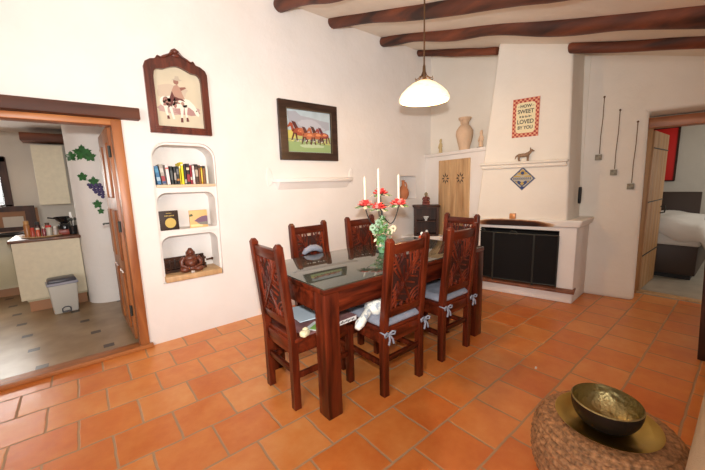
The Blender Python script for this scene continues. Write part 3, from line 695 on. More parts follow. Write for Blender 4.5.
# fire screen: hinged mesh panels standing on the slab
meshm, nt, b = newmat('black_wire_mesh')
b.inputs['Base Color'].default_value = (.008, .007, .007, 1); b.inputs['Roughness'].default_value = .8; b.inputs['Specular IOR Level'].default_value = .2
FS = empty('fire_screen', (FP.location), FA, 'black folding mesh fire screen standing on the hearth slab', 'fire screen')
FS.location = FP.location
pan = [((-.12, .03), (.06, -.035)), ((.065, -.035), (.475, -.035)), ((.48, -.035), (.70, -.005))]
for i, (p, q) in enumerate(pan):
    p = Vector((p[0], p[1], 0)); q = Vector((q[0], q[1], 0)); zt = .715; zb = .178
    fr = MB()
    for a_ in (p, q): fr.tube([(a_.x, a_.y, zb-.024), (a_.x, a_.y, zt)], .007, 8)
    fr.tube([(p.x, p.y, zt), (q.x, q.y, zt)], .007, 8).tube([(p.x, p.y, zb), (q.x, q.y, zb)], .006, 8)
    fo = fr.build('panel_frame', M['iron'], FS)
    u = (q-p).normalized(); n_ = Vector((-u.y, u.x, 0))*.0015
    MB().hexa([tuple(p+n_+Vector((0, 0, zb))), tuple(q+n_+Vector((0, 0, zb))), tuple(q-n_+Vector((0, 0, zb))), tuple(p-n_+Vector((0, 0, zb)))], [tuple(p+n_+Vector((0, 0, zt))), tuple(q+n_+Vector((0, 0, zt))), tuple(q-n_+Vector((0, 0, zt))), tuple(p-n_+Vector((0, 0, zt)))]).build('mesh_panel', meshm, fo, smooth=0)
for x_, y_ in ((-.085, .025), (.27, -.035)):
    MB().tube([(x_-.035, y_, .70), (x_-.035, y_, .725), (x_-.02, y_, .74), (x_+.02, y_, .74), (x_+.035, y_, .725), (x_+.035, y_, .70)], .005, 8).build('handle', M['iron'], FS)

def fpt(s, y, z): return Vector((3.673+math.sin(FU)*s+math.cos(FU)*y, 1.951-math.cos(FU)*s+math.sin(FU)*y, z))
# small copper tealight cube
o = empty('tealight_holder', fpt(.25, -.012, .877), FA, 'small square copper-coloured tealight holder on the lower mantel', 'candle holder')
MB().box((0, 0, .030), (.060, .060, .060), bevel=.006).build('holder', M['copper'], o)
MB().lathe([(0, .060), (.020, .060), (.020, .066), (0, .066)], n=16).build('candle', M['wax'], o)
# poster
o = empty('poster', fpt(.325, .017, 1.752), FA, 'rectangular sign with red gingham border and cream lettered centre on the chimney breast', 'sign')
gm, nt, b = newmat('red_gingham'); b.inputs['Roughness'].default_value = .6
tc = nt.nodes.new('ShaderNodeTexCoord'); ck = nt.nodes.new('ShaderNodeTexChecker'); ck.inputs['Scale'].default_value = 48
ck.inputs['Color1'].default_value = (.36, .022, .014, 1); ck.inputs['Color2'].default_value = (.72, .34, .20, 1)
nt.links.new(tc.outputs['Object'], ck.inputs['Vector']); nt.links.new(ck.outputs['Color'], b.inputs['Base Color'])
bd2 = MB().box((0, 0, .2), (.255, .010, .395)).build('board', gm, o, smooth=0)
MB().prism([(x*1.0, z) for x, z in rrect(-.092, .092, .045, .355, .035)], -.0075, -.005).build('centre', colmat((.80, .70, .44)), bd2, smooth=0)
ink = colmat((.05, .05, .04))
for body, z, sz, sx in (('HOW', .316, .042, 1.0), ('SWEET', .262, .056, .90), ('it is to be', .212, .032, .95), ('LOVED', .158, .060, .85), ('BY YOU', .098, .048, .85)):
    text(body, sz, ink, 'lettering', bd2, (0, -.009, z), sx=sx, bold=.0012)
MB().box((-.068, -.009, .316), (.022, .001, .004)).box((.068, -.009, .316), (.022, .001, .004)).build('dash', ink, bd2, smooth=0)
# diamond tile
o = empty('wall_tile', fpt(.325, .008, 1.185), FA, 'diamond-set glazed tile in blue, white and ochre on the chimney breast', 'tile')
q_ = .128
tl = MB().prism([(0, -q_+.13), (-q_, .13), (0, .13+q_), (q_, .13)], -.004, .006).build('tile', colmat((.42, .40, .34), .2), o, smooth=0)
a = MB()
def fl(col, poly, k=0): a.mat(colmat(col, .25)).prism(poly, -.0052-k*.0004, -.0045-k*.0004)
bl = (.035, .06, .17); oc = (.50, .34, .08)
fl(bl, [(0, .13-q_*.96), (-q_*.96, .13), (0, .13+q_*.96), (q_*.96, .13)])
fl((.46, .42, .32), [(0, .13-q_*.84), (-q_*.84, .13), (0, .13+q_*.84), (q_*.84, .13)], 1)
fl(oc, [(0, .13+q_*.78), (-.055, .18), (.0, .165), (.055, .18)][::-1], 2)
fl(bl, blobpoly(0, .19, .018, .018), 3)
fl(oc, [(-.075, .165), (-.02, .158), (-.02, .148), (-.095, .150)], 3); fl(oc, [(.075, .165), (.02, .158), (.02, .148), (.095, .150)], 3)
for i in range(9): fl(bl, [(-.088+i*.020, .12), (-.088+i*.020, .142), (-.076+i*.020, .142), (-.080+i*.020, .128), (-.074+i*.020, .12)], 3)
fl(bl, [(-.075, .105), (-.03, .108), (0, .085), (.03, .108), (.075, .105), (0, .045)], 3)
fl(oc, [(-.02, .078), (0, .10), (.02, .078), (0, .055)], 4); fl(bl, [(0, .02), (-.02, .042), (0, .05), (.02, .042)], 4)
for sx in (-1, 1): fl(oc, blobpoly(sx*.055, .095, .010, .007), 4); fl(bl, blobpoly(sx*.035, .205, .009, .007), 4)
a.build('glazed_pattern', None, tl, smooth=0)
# dog figurine on the upper mantel
o = empty('dog_figurine', fpt(.335, -.015, 1.4995), FA, 'small tan dog figurine standing on the upper mantel', 'figurine')
a = MB()
a.ball((-.01, 0, .062), (.050, .018, .021), 14).ball((.028, 0, .066), (.024, .019, .025), 12).ball((-.045, 0, .060), (.022, .018, .022), 12)
a.tube([(.038, 0, .072), (.058, 0, .095), (.064, 0, .104)], [.018, .014, .013], 10).ball((.068, 0, .108), (.017, .013, .013), 12).tube([(.075, 0, .106), (.095, 0, .100)], [.010, .006], 8)
for sy in (-.008, .008): a.tube([(.060, sy, .115), (.056, sy*1.3, .138)], [.008, .001], 6)
for x_, k in ((-.052, 1), (-.040, -1), (.030, 1), (.042, -1)): a.tube([(x_, k*.010, .055), (x_-(.006 if x_ < 0 else 0), k*.010, .028), (x_, k*.010, .004), (x_+.008, k*.010, .003)], [.011, .007, .006, .006], 8)
a.tube([(-.062, 0, .068), (-.080, 0, .050), (-.088, 0, .025)], [.008, .008, .003], 8)
a.build('dog', pmat('tan_resin', (.27, .16, .09), .6, var=.3, vscale=30), o, smooth=80)
# black bottle opener shaped tool hung at the chimney side
o = tag(MB().prism([(-.012, 0), (-.016, .02), (-.016, .13), (-.010, .165), (.010, .165), (.016, .13), (.016, .02), (.012, 0), (0, -.012)], -.012, .012).build('hanging_tool', M['black'], loc=fpt(.835, .28, 1.045), rotz=FA+R(70), bevel=.004), 'slim black tool hanging on the side of the chimney breast', 'tool')

# ------------------------------------------------------------------ cupboard block in the corner with urn shelf
UA = R(-14.5); UO = Vector((4.02, 3.15, 0)); UROT = math.atan2(-math.cos(UA), math.sin(UA))
def upt(s, y, z): return UO+Vector((math.sin(UA), -math.cos(UA), 0))*s+Vector((math.cos(UA), math.sin(UA), 0))*y+Vector((0, 0, z))
blk = MB().hexa([(.0, 0, 0), (.965, 0, 0), (.965, .36, 0), (.0, .05, 0)], [(.0, 0, .90), (.965, 0, .90), (.965, .36, .90), (.0, .05, .90)])
blk.hexa([(.0, 0, .90), (1.125, 0, .90), (1.125, .38, .90), (.0, .05, .90)], [(.0, 0, 1.65), (1.125, 0, 1.65), (1.125, .38, 1.65), (.0, .05, 1.65)])
blk = blk.build('trim_1', M['plaster'], loc=UO, rotz=UROT, smooth=0)
struct(blk)
tag(MB().hexa([(-.01, -.03, 1.650), (1.145, -.03, 1.650), (1.145, .40, 1.650), (-.01, .07, 1.650)], [(-.01, -.045, 1.694), (1.15, -.045, 1.694), (1.15, .41, 1.694), (-.01, .07, 1.694)]).build('plaster_shelf', M['plaster'], loc=UO, rotz=UROT, bevel=.01), 'white plaster shelf in the corner carrying the clay vase', 'shelf')
cd = empty('wall_cupboard', upt(.60, 0, .30), UROT, 'pale wooden cupboard door with two pierced star motifs set in the white corner block', 'cupboard')
a = MB()
for i in range(5): a.box((-.232+i*.116, -.008, .645), (.114, .02, 1.29), bevel=.003)
dr = a.build('door', M['oldpine'], cd)
for cx_ in (-.145, .135):
    a = MB()
    for k in range(8):
        t = k*PI/4; c_, s_ = math.cos(t), math.sin(t)
        def P_(r_, w_): return (cx_+c_*r_-s_*w_, 1.045+s_*r_+c_*w_)
        a.prism([P_(.020, 0), P_(.045, .010), P_(.078, 0), P_(.045, -.010)], -.0195, -.017)
    a.build('star_hole_shade', M['black'], dr, smooth=0)  # flat black stars paint the dark of pierced openings onto the door
MB().ball((0, -.026, .52), .012, 8).build('knob', M['white'], dr)

# vase and figurines
o = tag(MB().lathe([(0, 0), (.060, 0), (.066, .012), (.070, .05), (.092, .13), (.108, .205), (.104, .255), (.075, .300), (.052, .325), (.048, .345), (.060, .375), (.078, .395), (.080, .415), (.066, .418), (.050, .385), (.038, .345), (.045, .32), (0, .30)], n=36, fn=lambda r, z, a: r*(1+.012*math.sin(a*9+z*40))).build('clay_vase', M['sandclay'], loc=upt(.665, .105, 1.694)), 'tall sand-coloured clay vase standing on the corner shelf', 'vase')
for sx in (-1, 1): MB().tube([(sx*.048, 0, .385), (sx*.078, 0, .375), (sx*.086, 0, .345), (sx*.066, 0, .312)], .009, 8).build('handle', M['sandclay'], o)
def carved_fig(name, loc, h, mat, label, base=None):
    o = empty(name, loc, UROT, label, 'figurine')
    a = MB().lathe([(0, .012), (.026*h/.2, .012), (.028*h/.2, h*.2), (.020*h/.2, h*.45), (.026*h/.2, h*.6), (.014*h/.2, h*.74), (.012*h/.2, h*.76)], n=14, sy=.8)
    a.ball((0, 0, h*.85), (.018*h/.2, .017*h/.2, .024*h/.2), 12).ball((0, .004, h*.93), (.014*h/.2, .014*h/.2, .016*h/.2), 10)
    for sx in (-1, 1): a.tube([(sx*.022*h/.2, 0, h*.64), (sx*.034*h/.2, -.004, h*.45), (sx*.018*h/.2, -.02*h/.2, h*.36)], [.009*h/.2, .008*h/.2, .006*h/.2], 8)
    a.build('figure', mat, o, smooth=80)
    MB().box((0, 0, .006), (.075*h/.2, .060*h/.2, .012), bevel=.003).build('base', base or mat, o)
    return o
carved_fig('carved_figurine', upt(.27, .045, 1.694), .20, M['goldclay'], 'small pale gold figurine left of the clay vase')
carved_fig('carved_figurine', upt(1.00, .05, 1.694), .21, M['sandclay'], 'small tan figurine on a black base right of the clay vase', M['black'])

# small dark cabinet in the corner on a plaster plinth
CR = R(-48)
struct(MB().prismz([(3.48, 3.16), (3.52, 2.94), (3.76, 2.70), (3.93, 2.70), (4.0, 3.16)], 0, .565).build('trim_2', M['plaster'], bevel=.015))
cb = empty('corner_cabinet', (3.735, 2.92, .565), CR, 'small dark wooden open-front cabinet in the corner with a figurine on top', 'cabinet')
a = MB()
a.box((-.155, 0, .20), (.022, .18, .40)).box((.155, 0, .20), (.022, .18, .40)).box((0, .085, .20), (.30, .012, .40)).box((0, 0, .012), (.32, .18, .024))
a.build('carcass', M['darkwood'], cb)
MB().box((0, -.005, .413), (.37, .215, .026), bevel=.006).build('top', M['darkwood'], cb)
MB().box((0, 0, .205), (.288, .17, .012)).build('shelf', M['darkwood'], cb)
MB().box((-.145, -.095, .20), (.022, .014, .38)).box((.145, -.095, .20), (.022, .014, .38)).box((0, -.095, .39), (.30, .014, .020)).build('face_frame', M['darkwood'], cb)
cz = Matrix.Rotation(CR, 3, 'Z')
def cpt(x, y, z): return Vector((3.735, 2.92, .565))+cz @ Vector((x, y, z))
tag(MB().lathe([(0, 0), (.018, 0), (.014, .012), (.030, .03), (.044, .055), (.040, .057), (.026, .034), (0, .022)], n=20).build('footed_bowl', M['white'], loc=cpt(.0, -.03, .211)), 'small white footed bowl on the shelf inside the dark corner cabinet', 'bowl')
tag(MB().lathe([(0, 0), (.02, 0), (.026, .02), (.020, .045), (.010, .055), (0, .058)], n=16).build('ceramic_pot', M['white'], loc=cpt(.01, -.03, .0242)), 'little white pot on the floor of the dark corner cabinet', 'pot')
o = empty('warrior_figurine', cpt(.0, 0, .4265), CR, 'dark red and green seated figurine on top of the corner cabinet', 'figurine')
a = MB().box((0, 0, .010), (.10, .07, .020), bevel=.004).ball((0, 0, .045), (.046, .034, .034), 12).ball((0, 0, .085), (.030, .024, .038), 12)
for sx in (-1, 1): a.ball((sx*.034, -.018, .038), (.020, .022, .018), 10).tube([(sx*.026, 0, .108), (sx*.046, -.005, .080), (sx*.034, -.025, .062)], [.011, .010, .007], 8)
a.build('body', pmat('dark_red_resin', (.17, .035, .025), .5, var=.4, vscale=25), o, smooth=80)
a = MB().ball((0, 0, .136), (.018, .018, .021), 12).lathe([(.026, .142), (.022, .158), (.008, .172), (0, .178)], n=14).tube([(.022, -.004, .134), (.027, -.006, .118)], .005, 6)
a.build('head', colmat((.28, .22, .12)), o, smooth=80)

# ------------------------------------------------------------------ right wall: ornaments, bedroom door
def rpt(s, y, z): return RO+RU*s+RN*y+Vector((0, 0, z))
for i, (s, zt, zb, lb) in enumerate(((.030, 2.125, 1.515, 'hanging rod with square metal block, nearest the chimney and highest'), (.168, 1.975, 1.352, 'hanging rod with square metal block, middle of the three on the right wall'), (.316, 1.842, 1.205, 'hanging rod with square metal block, nearest the bedroom doorway and lowest'))):
    o = empty('hanging_ornament', rpt(s, -.02, zb), RANG, lb, 'wall ornament', 'rod ornaments on the right wall')
    h = zt-zb
    MB().tube([(.006, 0, .035), (.004, 0, h*.35), (.010, 0, h*.65), (.008, 0, h)], .0035, 8).build('rod', M['bronze'], o)
    MB().ball((.008, 0, h), .010, 10).build('knob', M['bronze'], o)
    a = MB().box((0, 0, 0), (.058, .030, .058), bevel=.003).build('block', pmat('pewter', (.24, .21, .15), .5, metal=.2), o)
    MB().box((-.012, -.016, .012), (.018, .003, .018)).box((.014, -.016, -.012), (.018, .003, .018)).build('inlay', colmat((.16, .14, .10)), a, smooth=0)

d2 = struct(empty('door_2', rpt(.42, .30, 0), RANG))
MB().box((.46, .0, 1.845), (1.02, .13, .105), bevel=.006).build('frame_head', M['pine_x'], d2)
MB().box((.018, .03, .90), (.05, .10, 1.79), bevel=.004).build('door_frame', M['doorwood'], d2)
# leaf swings into the bedroom, almost at right angles to the opening
a = MB()
for i in range(5): a.box((.08+i*.152, 0, .895), (.150, .030, 1.77), bevel=.003)
lf = a.build('door_leaf', M['doorwood'], d2, loc=(.05, .08, 0)); lf.rotation_euler.z = R(77.0)
a = MB()
for z in (.42, 1.02, 1.60):
    a.tube([(.0, -.019, z+.0), (.30, -.019, z-.0), (.74, -.019, z)], .006, 8)
a.build('iron_straps', M['iron'], lf)
MB().tube([(.70, -.015, .93), (.70, -.055, .94), (.70, -.060, .90), (.70, -.055, .86), (.70, -.015, .85)], .008, 8).build('handle', M['iron'], lf)
tag(MB().box((4.84, .15, .006), (.10, 1.25, .016), bevel=.003).build('threshold', M['oak']), 'pale strip across the floor at the bedroom doorway', 'threshold')

# bed
bd = empty('bed', (6.36, .96, 0), 0, 'bed with white duvet, brown base and headboard seen through the right doorway', 'bed')
MB().box((.0, .0, .245), (1.26, 1.16, .37), bevel=.012).build('base', M['bedbase'], bd)
MB().box((0, 0, .03), (1.18, 1.08, .06)).build('plinth', M['black'], bd)
MB().box((.0, 0, .53), (1.28, 1.20, .22), bevel=.05, seg=4).build('mattress', M['duvet'], bd)
dv = MB(); n_ = 30; vs = []
for i in range(n_+1):
    row = []
    for j in range(n_+1):
        u = -.72+1.34*i/n_; v = -.80+1.50*j/n_
        z = .665+.10*math.exp(-((v+.18)/.34)**2)+.02*math.sin(u*7+v*5)+.010*math.sin(v*19+u*9)
        eu = max(0, (-.60-u)/.12); ev = max(0, (-.60-v)/.20)
        z -= .19*min(1, eu)**1.5+.26*ev**1.2+.02*math.sin(v*13)*eu
        row.append(dv.bm.verts.new((u+.03*eu, v+.03*ev, z)))
    vs.append(row)
for i in range(n_):
    for j in range(n_): dv.bm.faces.new((vs[i][j], vs[i+1][j], vs[i+1][j+1], vs[i][j+1]))
dv = dv.build('duvet', M['duvet'], bd, smooth=80)
md = dv.modifiers.new('s', 'SOLIDIFY'); md.thickness = .03
MB().box((.67, .02, .52), (.06, .96, 1.06), bevel=.01).build('headboard', M['bedbase'], bd)
cv = MB().box((0, 0, 0), (.03, .50, .84), bevel=.004).build('wall_canvas', M['redcanvas'], loc=(7.63, 1.15, 1.64))
tag(cv, 'red canvas with dark edge hanging on the bedroom wall above the bed', 'picture')
MB().box((-.005, -.262, 0), (.035, .024, .86)).box((-.005, 0, -.43), (.035, .53, .02)).box((-.005, 0, .43), (.035, .53, .02)).build('edge', M['darkwood'], cv, smooth=0)

# dark furniture edge at the right border
o = empty('dark_cabinet', (3.30, .10, 0), 0, 'dark wooden piece of furniture cut off by the right edge of the picture', 'furniture')
MB().hexa([(-.02, -.42, 0), (.36, -.42, 0), (.36, .05, 0), (-.02, .05, 0)], [(-.02, -.42, 1.0), (.36, -.42, 1.0), (.36, .090, 1.0), (-.02, .090, 1.0)]).build('body', M['darkwood'], o, bevel=.006)
MB().box((.17, -.17, 1.015), (.42, .55, .03), bevel=.006).build('top', M['darkwood'], o)

# ------------------------------------------------------------------ dining table
TX0, TX1, TY0, TY1, TZ = .937, 2.557, 1.395, 2.185, .770
T_ = empty('dining_table', ((TX0+TX1)/2, (TY0+TY1)/2, 0), 0, 'dark red wooden dining table with thick square legs and a glass top', 'table')
hx, hy = (TX1-TX0)/2, (TY1-TY0)/2
MB().box((0, 0, TZ-.022), (2*hx, 2*hy, .028), bevel=.004).build('table_top', M['mahogany_x'], T_)
MB().box((0, 0, TZ-.004), (2*hx-.008, 2*hy-.008, .008), bevel=.002).build('glass_top', M['tableglass'], T_)
a = MB()
for sy in (-1, 1): a.box((0, sy*(hy-.030), .675), (2*hx-.18, .030, .122), bevel=.003)
for sx in (-1, 1): a.box((sx*(hx-.030), 0, .675), (.030, 2*hy-.18, .122), bevel=.003)
a.build('apron', M['mahogany_x'], T_)
for sx in (-1, 1):
    for sy in (-1, 1): MB().box((sx*(hx-.052), sy*(hy-.052), .367), (.098, .098, .734), bevel=.004).build('leg', M['mahogany'], T_)

# ------------------------------------------------------------------ dining chairs
def make_chair(label):
    o = empty('dining_chair', (0, 0, 0), 0, label, 'chair', 'carved dining chairs')
    yb, yf, hw, rake = -.185, .228, .166, -.055
    for sx in (-1, 1):
        a = MB()
        a.bar((sx*hw, yb, 0), (sx*hw, yb, .44), .044, bevel=.003)
        a.bar((sx*hw, yb, .43), (sx*hw*.97, yb+rake, .985), .042, bevel=.003)
        # faceted pointed finial
        t = Vector((sx*hw*.97, yb+rake, .98))
        a.hexa([t+Vector(v) for v in ((-.021, -.021, 0), (.021, -.021, 0), (.021, .021, 0), (-.021, .021, 0))], [t+Vector(v) for v in ((-.010, -.010, .022), (.010, -.010, .022), (.010, .010, .022), (-.010, .010, .022))])
        a.build('leg', M['mahogany'], o, smooth=15)
        MB().bar((sx*hw, yf, 0), (sx*hw, yf, .40), .042, bevel=.003).build('leg', M['mahogany'], o)
    a = MB()
    for sx in (-1, 1): a.box((sx*hw, .021, .380), (.026, .37, .078), bevel=.002)
    a.box((0, yf, .380), (.30, .026, .078), bevel=.002).box((0, yb, .380), (.30, .026, .078), bevel=.002)
    a.build('apron', M['mahogany_x'], o)
    MB().box((0, .033, .430), (.385, .435, .024), bevel=.006).build('seat', M['mahogany_x'], o)
    for sx in (-1, 1): MB().box((sx*hw, .021, .205), (.022, .38, .034), bevel=.003).build('stretcher', M['mahogany'], o)
    MB().box((0, yb+.0, .235), (.30, .022, .034), bevel=.003).build('stretcher', M['mahogany_x'], o)
    MB().box((0, yf-.0, .255), (.30, .022, .034), bevel=.003).build('stretcher', M['mahogany_x'], o)
    # back: rails and carved panel follow the rake of the posts
    def yk(z): return yb+rake*(z-.43)/.555
    tilt = Matrix.Rotation(math.atan2(-rake, .555), 3, 'X')
    MB().box((0, yk(.935), .935), (.29, .028, .062), tilt, bevel=.004).build('top_rail', M['mahogany_x'], o)
    MB().box((0, yk(.535), .535), (.29, .028, .050), tilt, bevel=.004).build('lower_rail', M['mahogany_x'], o)
    zc, hh, hw2 = .732, .172, .145
    def B(u, v, d=0.0): return (u, yk(zc+v)+d, zc+v)
    pn = MB()
    pn.mat(M['carveshade']).box(B(0, 0), (.262, .004, .300), tilt).mat(M['carve'])
    pn.box(B(-.132, 0), (.014, .020, 2*hh), tilt).box(B(.132, 0), (.014, .020, 2*hh), tilt)
    pn = pn.build('carved_panel', None, o)
    # long crossing diagonals, then arcs and short ribs cut off inside the panel
    lt = MB()
    def stick(u0, v0, u1, v1, w=.010, dep=.024): lt.bar(B(u0, v0), B(u1, v1), w, dep, bevel=.0015, up=(0, 1, 0))
    # a broad diagonal band with leaf-like ribs to either side, and curved ribs in the corners
    stick(.130, hh, -.130, -hh, .014, .028); stick(.112, hh, -.130, -hh*.80, .008, .024)
    stick(-.130, hh, .062, -hh, .012, .026); stick(-.130, hh*.55, -.02, -hh*.2, .008, .022)
    for k in range(10):
        q = (k+.5)/10; u0 = .130-.26*q; v0 = hh-2*hh*q
        l_ = .085*math.sin(PI*(q*.9+.05))+.02
        stick(u0, v0, max(-.130, u0-l_*.15), min(hh, v0+l_), .010, .020)
        stick(u0, v0, min(.130, u0+l_*.9), max(-hh, v0-l_*.25), .010, .020)
    for cx_, cy_, a0 in ((-.130, hh, -90), (.130, -hh, 90), (.130, hh*.1, 90), (-.130, -hh*.1, -90)):
        for rad in (.045, .070, .095):
            pts = []
            for i in range(9):
                t = R(a0+90*i/8); u = cx_+rad*math.cos(t); v = cy_+rad*math.sin(t)
                pts.append(B(max(-.13, min(.13, u)), max(-hh, min(hh, v))))
            lt.tube(pts, .0065, 6)
    for t in (-.09, -.03, .03, .09): stick(t*.8, hh-.035, t, hh, .008); stick(t*.8, -hh+.035, t, -hh, .008)
    lt.build('carving', M['carve'], pn)
    return o

def cushion(name, loc, rz, label, ties=True, w=.37, d=.40):
    o = empty(name, loc, rz, label, 'cushion', 'blue-grey seat pads on the chairs')
    a = MB(); n = 16; top = []; bot = []
    for i in range(n+1):
        rt, rb = [], []
        for j in range(n+1):
            u = i/n*2-1; v = j/n*2-1
            e = (1-abs(u)**4)*(1-abs(v)**4)
            dim = sum(math.exp(-(((u-px)**2+(v-py)**2)/.035)) for px, py in ((-.45, -.45), (.45, -.45), (-.45, .45), (.45, .45)))
            puff = .014+.034*e**.4-.014*dim+.002*math.sin(u*9+v*4)*math.sin(v*11)
            rt.append(a.bm.verts.new((u*w/2*(1-.02*v*v), v*d/2, .012+puff))); rb.append(a.bm.verts.new((u*w/2*(1-.02*v*v), v*d/2, .012-.012*e**.3)))
        top.append(rt); bot.append(rb)
    for i in range(n):
        for j in range(n):
            a.bm.faces.new((top[i][j], top[i+1][j], top[i+1][j+1], top[i][j+1])); a.bm.faces.new((bot[i][j], bot[i][j+1], bot[i+1][j+1], bot[i+1][j]))
    for i in range(n):
        for (A, B_) in (((top[i][0], top[i+1][0]), (bot[i][0], bot[i+1][0])), ((top[i][n], top[i+1][n]), (bot[i][n], bot[i+1][n])), ((top[0][i], top[0][i+1]), (bot[0][i], bot[0][i+1])), ((top[n][i], top[n][i+1]), (bot[n][i], bot[n][i+1]))):
            a.bm.faces.new((A[0], A[1], B_[1], B_[0]))
    a.build('pad', M['padblue'], o, smooth=80)
    if ties:
        for sx in (-1, 1):
            x0 = sx*.166; yb_ = -.185-.03+(-.008)
            t = MB()
            t.tube([(sx*.14, -.15, .012), (sx*.150, -.175, -.01), (sx*.190, -.18, -.02), (sx*.192, yb_, -.02), (x0, yb_-.004, -.02)], .005, 6)
            for k in (-1, 1):
                t.tube([(x0, yb_-.006, -.02), (x0+k*.022, yb_-.014, -.004), (x0+k*.046, yb_-.016, -.010), (x0+k*.040, yb_-.014, -.028), (x0, yb_-.008, -.022)], .0058, 6)
                t.tube([(x0, yb_-.008, -.022), (x0+k*.012+.01, yb_-.016, -.052), (x0+k*.020+.014, yb_-.012, -.085)], [.006, .0065, .007], 6)
            t.ball((x0, yb_-.008, -.021), (.010, .008, .009), 8)
            t.build('tie', M['padblue'], o, smooth=80)
    return o
chairs = [
 (1.500, 1.540, 0, 'carved dining chair in the centre foreground with a patterned cloth on its seat'),
 (2.103, 1.550, 0, 'carved dining chair on the near side of the table, closest to the fireplace'),
 (1.045, 1.785, -PI/2, 'carved dining chair at the left end of the table with magazines on its seat'),
 (1.500, 2.190, PI, 'carved dining chair on the far side of the table, below the horse painting'),
 (2.125, 2.225, PI+.03, 'carved dining chair on the far side of the table, behind the candelabra'),
 (2.590, 1.785, PI/2, 'carved dining chair at the fireplace end of the table, facing the camera side'),
]
ch0 = make_chair(chairs[0][3])
for i, (x, y, rz, lb) in enumerate(chairs):
    c = ch0 if i == 0 else copy_tree(ch0)
    c.location = (x, y, 0); c.rotation_euler.z = rz; c['label'] = lb
for i, lb in ((0, 'blue-grey tied seat pad under the patterned cloth on the centre foreground chair'), (1, 'blue-grey tied seat pad on the near chair closest to the fireplace'), (4, 'blue-grey seat pad on the far chair behind the candelabra'), (5, 'blue-grey seat pad on the chair at the fireplace end')):
    x, y, rz, _ = chairs[i]
    cushion('seat_pad', (x, y, .4425), rz, lb)
# folded pad set upright against the chair below the horse painting
pd = MB().tube([(1.375, 2.345, .765), (1.40, 2.34, .792), (1.445, 2.335, .808), (1.49, 2.335, .806), (1.53, 2.34, .788), (1.555, 2.345, .760)], [.016, .024, .028, .028, .024, .016], 14)
for v in pd.bm.verts: v.co.z = .80+(v.co.z-.80)*1.0
pd = tag(pd.build('folded_seat_pad', M['padblue'], smooth=80), 'blue-grey pad folded over against the back of the far chair below the horse painting', 'cushion')
pd.location = (0, -.025, -.012)

# magazines and papers on the left-end chair
def sheetbook(name, loc, rz, dim, mat, label, cat, pages=True):
    o = empty(name, loc, rz, label, cat)
    MB().box((0, 0, dim[2]/2), dim, bevel=.001).build('cover', mat, o, smooth=0)
    if pages: MB().box((.002, 0, dim[2]/2), (dim[0], dim[1]-.006, dim[2]-.004)).build('pages', M['paper'], o, smooth=0)
    return o
purple = pmat('mauve_cover', (.27, .13, .13), .5, var=.3, vscale=14)
sheetbook('placemat', (1.08, 1.765, .4425), R(2), (.33, .34, .012), purple, 'mauve-brown folded placemats stacked on the left-end chair seat', 'placemat', False)
mg = sheetbook('magazine', (1.205, 1.650, .455), R(2), (.16, .20, .030), purple, 'mauve magazine with a white lettered spine at the seat edge of the left-end chair', 'magazine')
a = MB()
for i in range(10): a.box((-.052+i*.0115, -.1032, .015+.002*math.sin(i*2.1)), (.0065, .0012, .011+.004*math.sin(i*1.7)))
a.build('spine_lettering', colmat((.03, .03, .03)), mg, smooth=0)
MB().box((0, -.1015, .015), (.15, .002, .027)).build('spine', colmat((.86, .84, .80)), mg, smooth=0)
sheetbook('paper_folder', (1.06, 1.83, .4775), R(-6), (.17, .26, .006), colmat((.58, .68, .76)), 'pale blue paper folder on the seat of the left-end chair', 'folder', False)
o = sheetbook('leaflet', (1.035, 1.645, .4555), R(28), (.12, .085, .003), colmat((.66, .70, .66)), 'green and white leaflet tucked beside the blue folder on the left-end chair', 'leaflet', False)
MB().box((-.01, -.010, .0036), (.08, .05, .0012)).build('green_print', colmat((.22, .42, .10)), o, smooth=0)
o = tag(MB().box((0, 0, .018), (.06, .045, .036), bevel=.013).ball((.02, .01, .03), (.022, .018, .014), 10).build('cloth_scrap', colmat((.80, .70, .44)), loc=(.930, 1.600, .4425), rotz=.4), 'crumpled cream-yellow cloth at the edge of the left-end chair seat', 'cloth')

# patterned cloth on the centre chair seat
pm, nt, b = newmat('floral_cotton'); b.inputs['Roughness'].default_value = .9
tc = nt.nodes.new('ShaderNodeTexCoord'); vo = nt.nodes.new('ShaderNodeTexNoise'); vo.inputs['Scale'].default_value = 42; vo.inputs['Detail'].default_value = 2
r = nt.nodes.new('ShaderNodeValToRGB'); r.color_ramp.elements[0].position = .40; r.color_ramp.elements[1].position = .50
r.color_ramp.elements[0].color = (.38, .42, .46, 1); r.color_ramp.elements[1].color = (.80, .77, .68, 1)
nt.links.new(tc.outputs['Object'], vo.inputs['Vector']); nt.links.new(vo.outputs['Fac'], r.inputs['Fac']); nt.links.new(r.outputs['Color'], b.inputs['Base Color'])
a = MB()
a.ball((1.405, 1.50, .535), (.070, .075, .055), 20).ball((1.455, 1.52, .520), (.07, .08, .04), 16)
for v in a.bm.verts:
    s_ = .005*math.sin(v.co.x*60+v.co.z*45)+.004*math.sin(v.co.y*80); v.co += Vector((s_, s_, s_))
a.tube([(1.36, 1.50, .530), (1.315, 1.48, .515), (1.270, 1.46, .498), (1.225, 1.45, .475), (1.195, 1.44, .455)], [.026, .026, .025, .030, .016], 14)
tag(a.build('patterned_cloth', pm, smooth=80), 'crumpled white cloth with grey-blue print hanging over the centre chair seat', 'cloth')

# little salt cellar on the table between the chair backs
o = empty('salt_cellar', (2.235, 1.79, .7702), 0, 'orange-red jar with a white stopper on the table near the fireplace end', 'jar')
MB().lathe([(0, 0), (.026, 0), (.030, .01), (.030, .070), (.024, .085), (.012, .090), (0, .090)], n=24).build('jar', pmat('orange_red_glaze', (.55, .07, .02), .25), o)
MB().lathe([(0, .0895), (.012, .0895), (.010, .098), (.013, .108), (.008, .118), (0, .120)], n=16).build('stopper', M['white'], o)

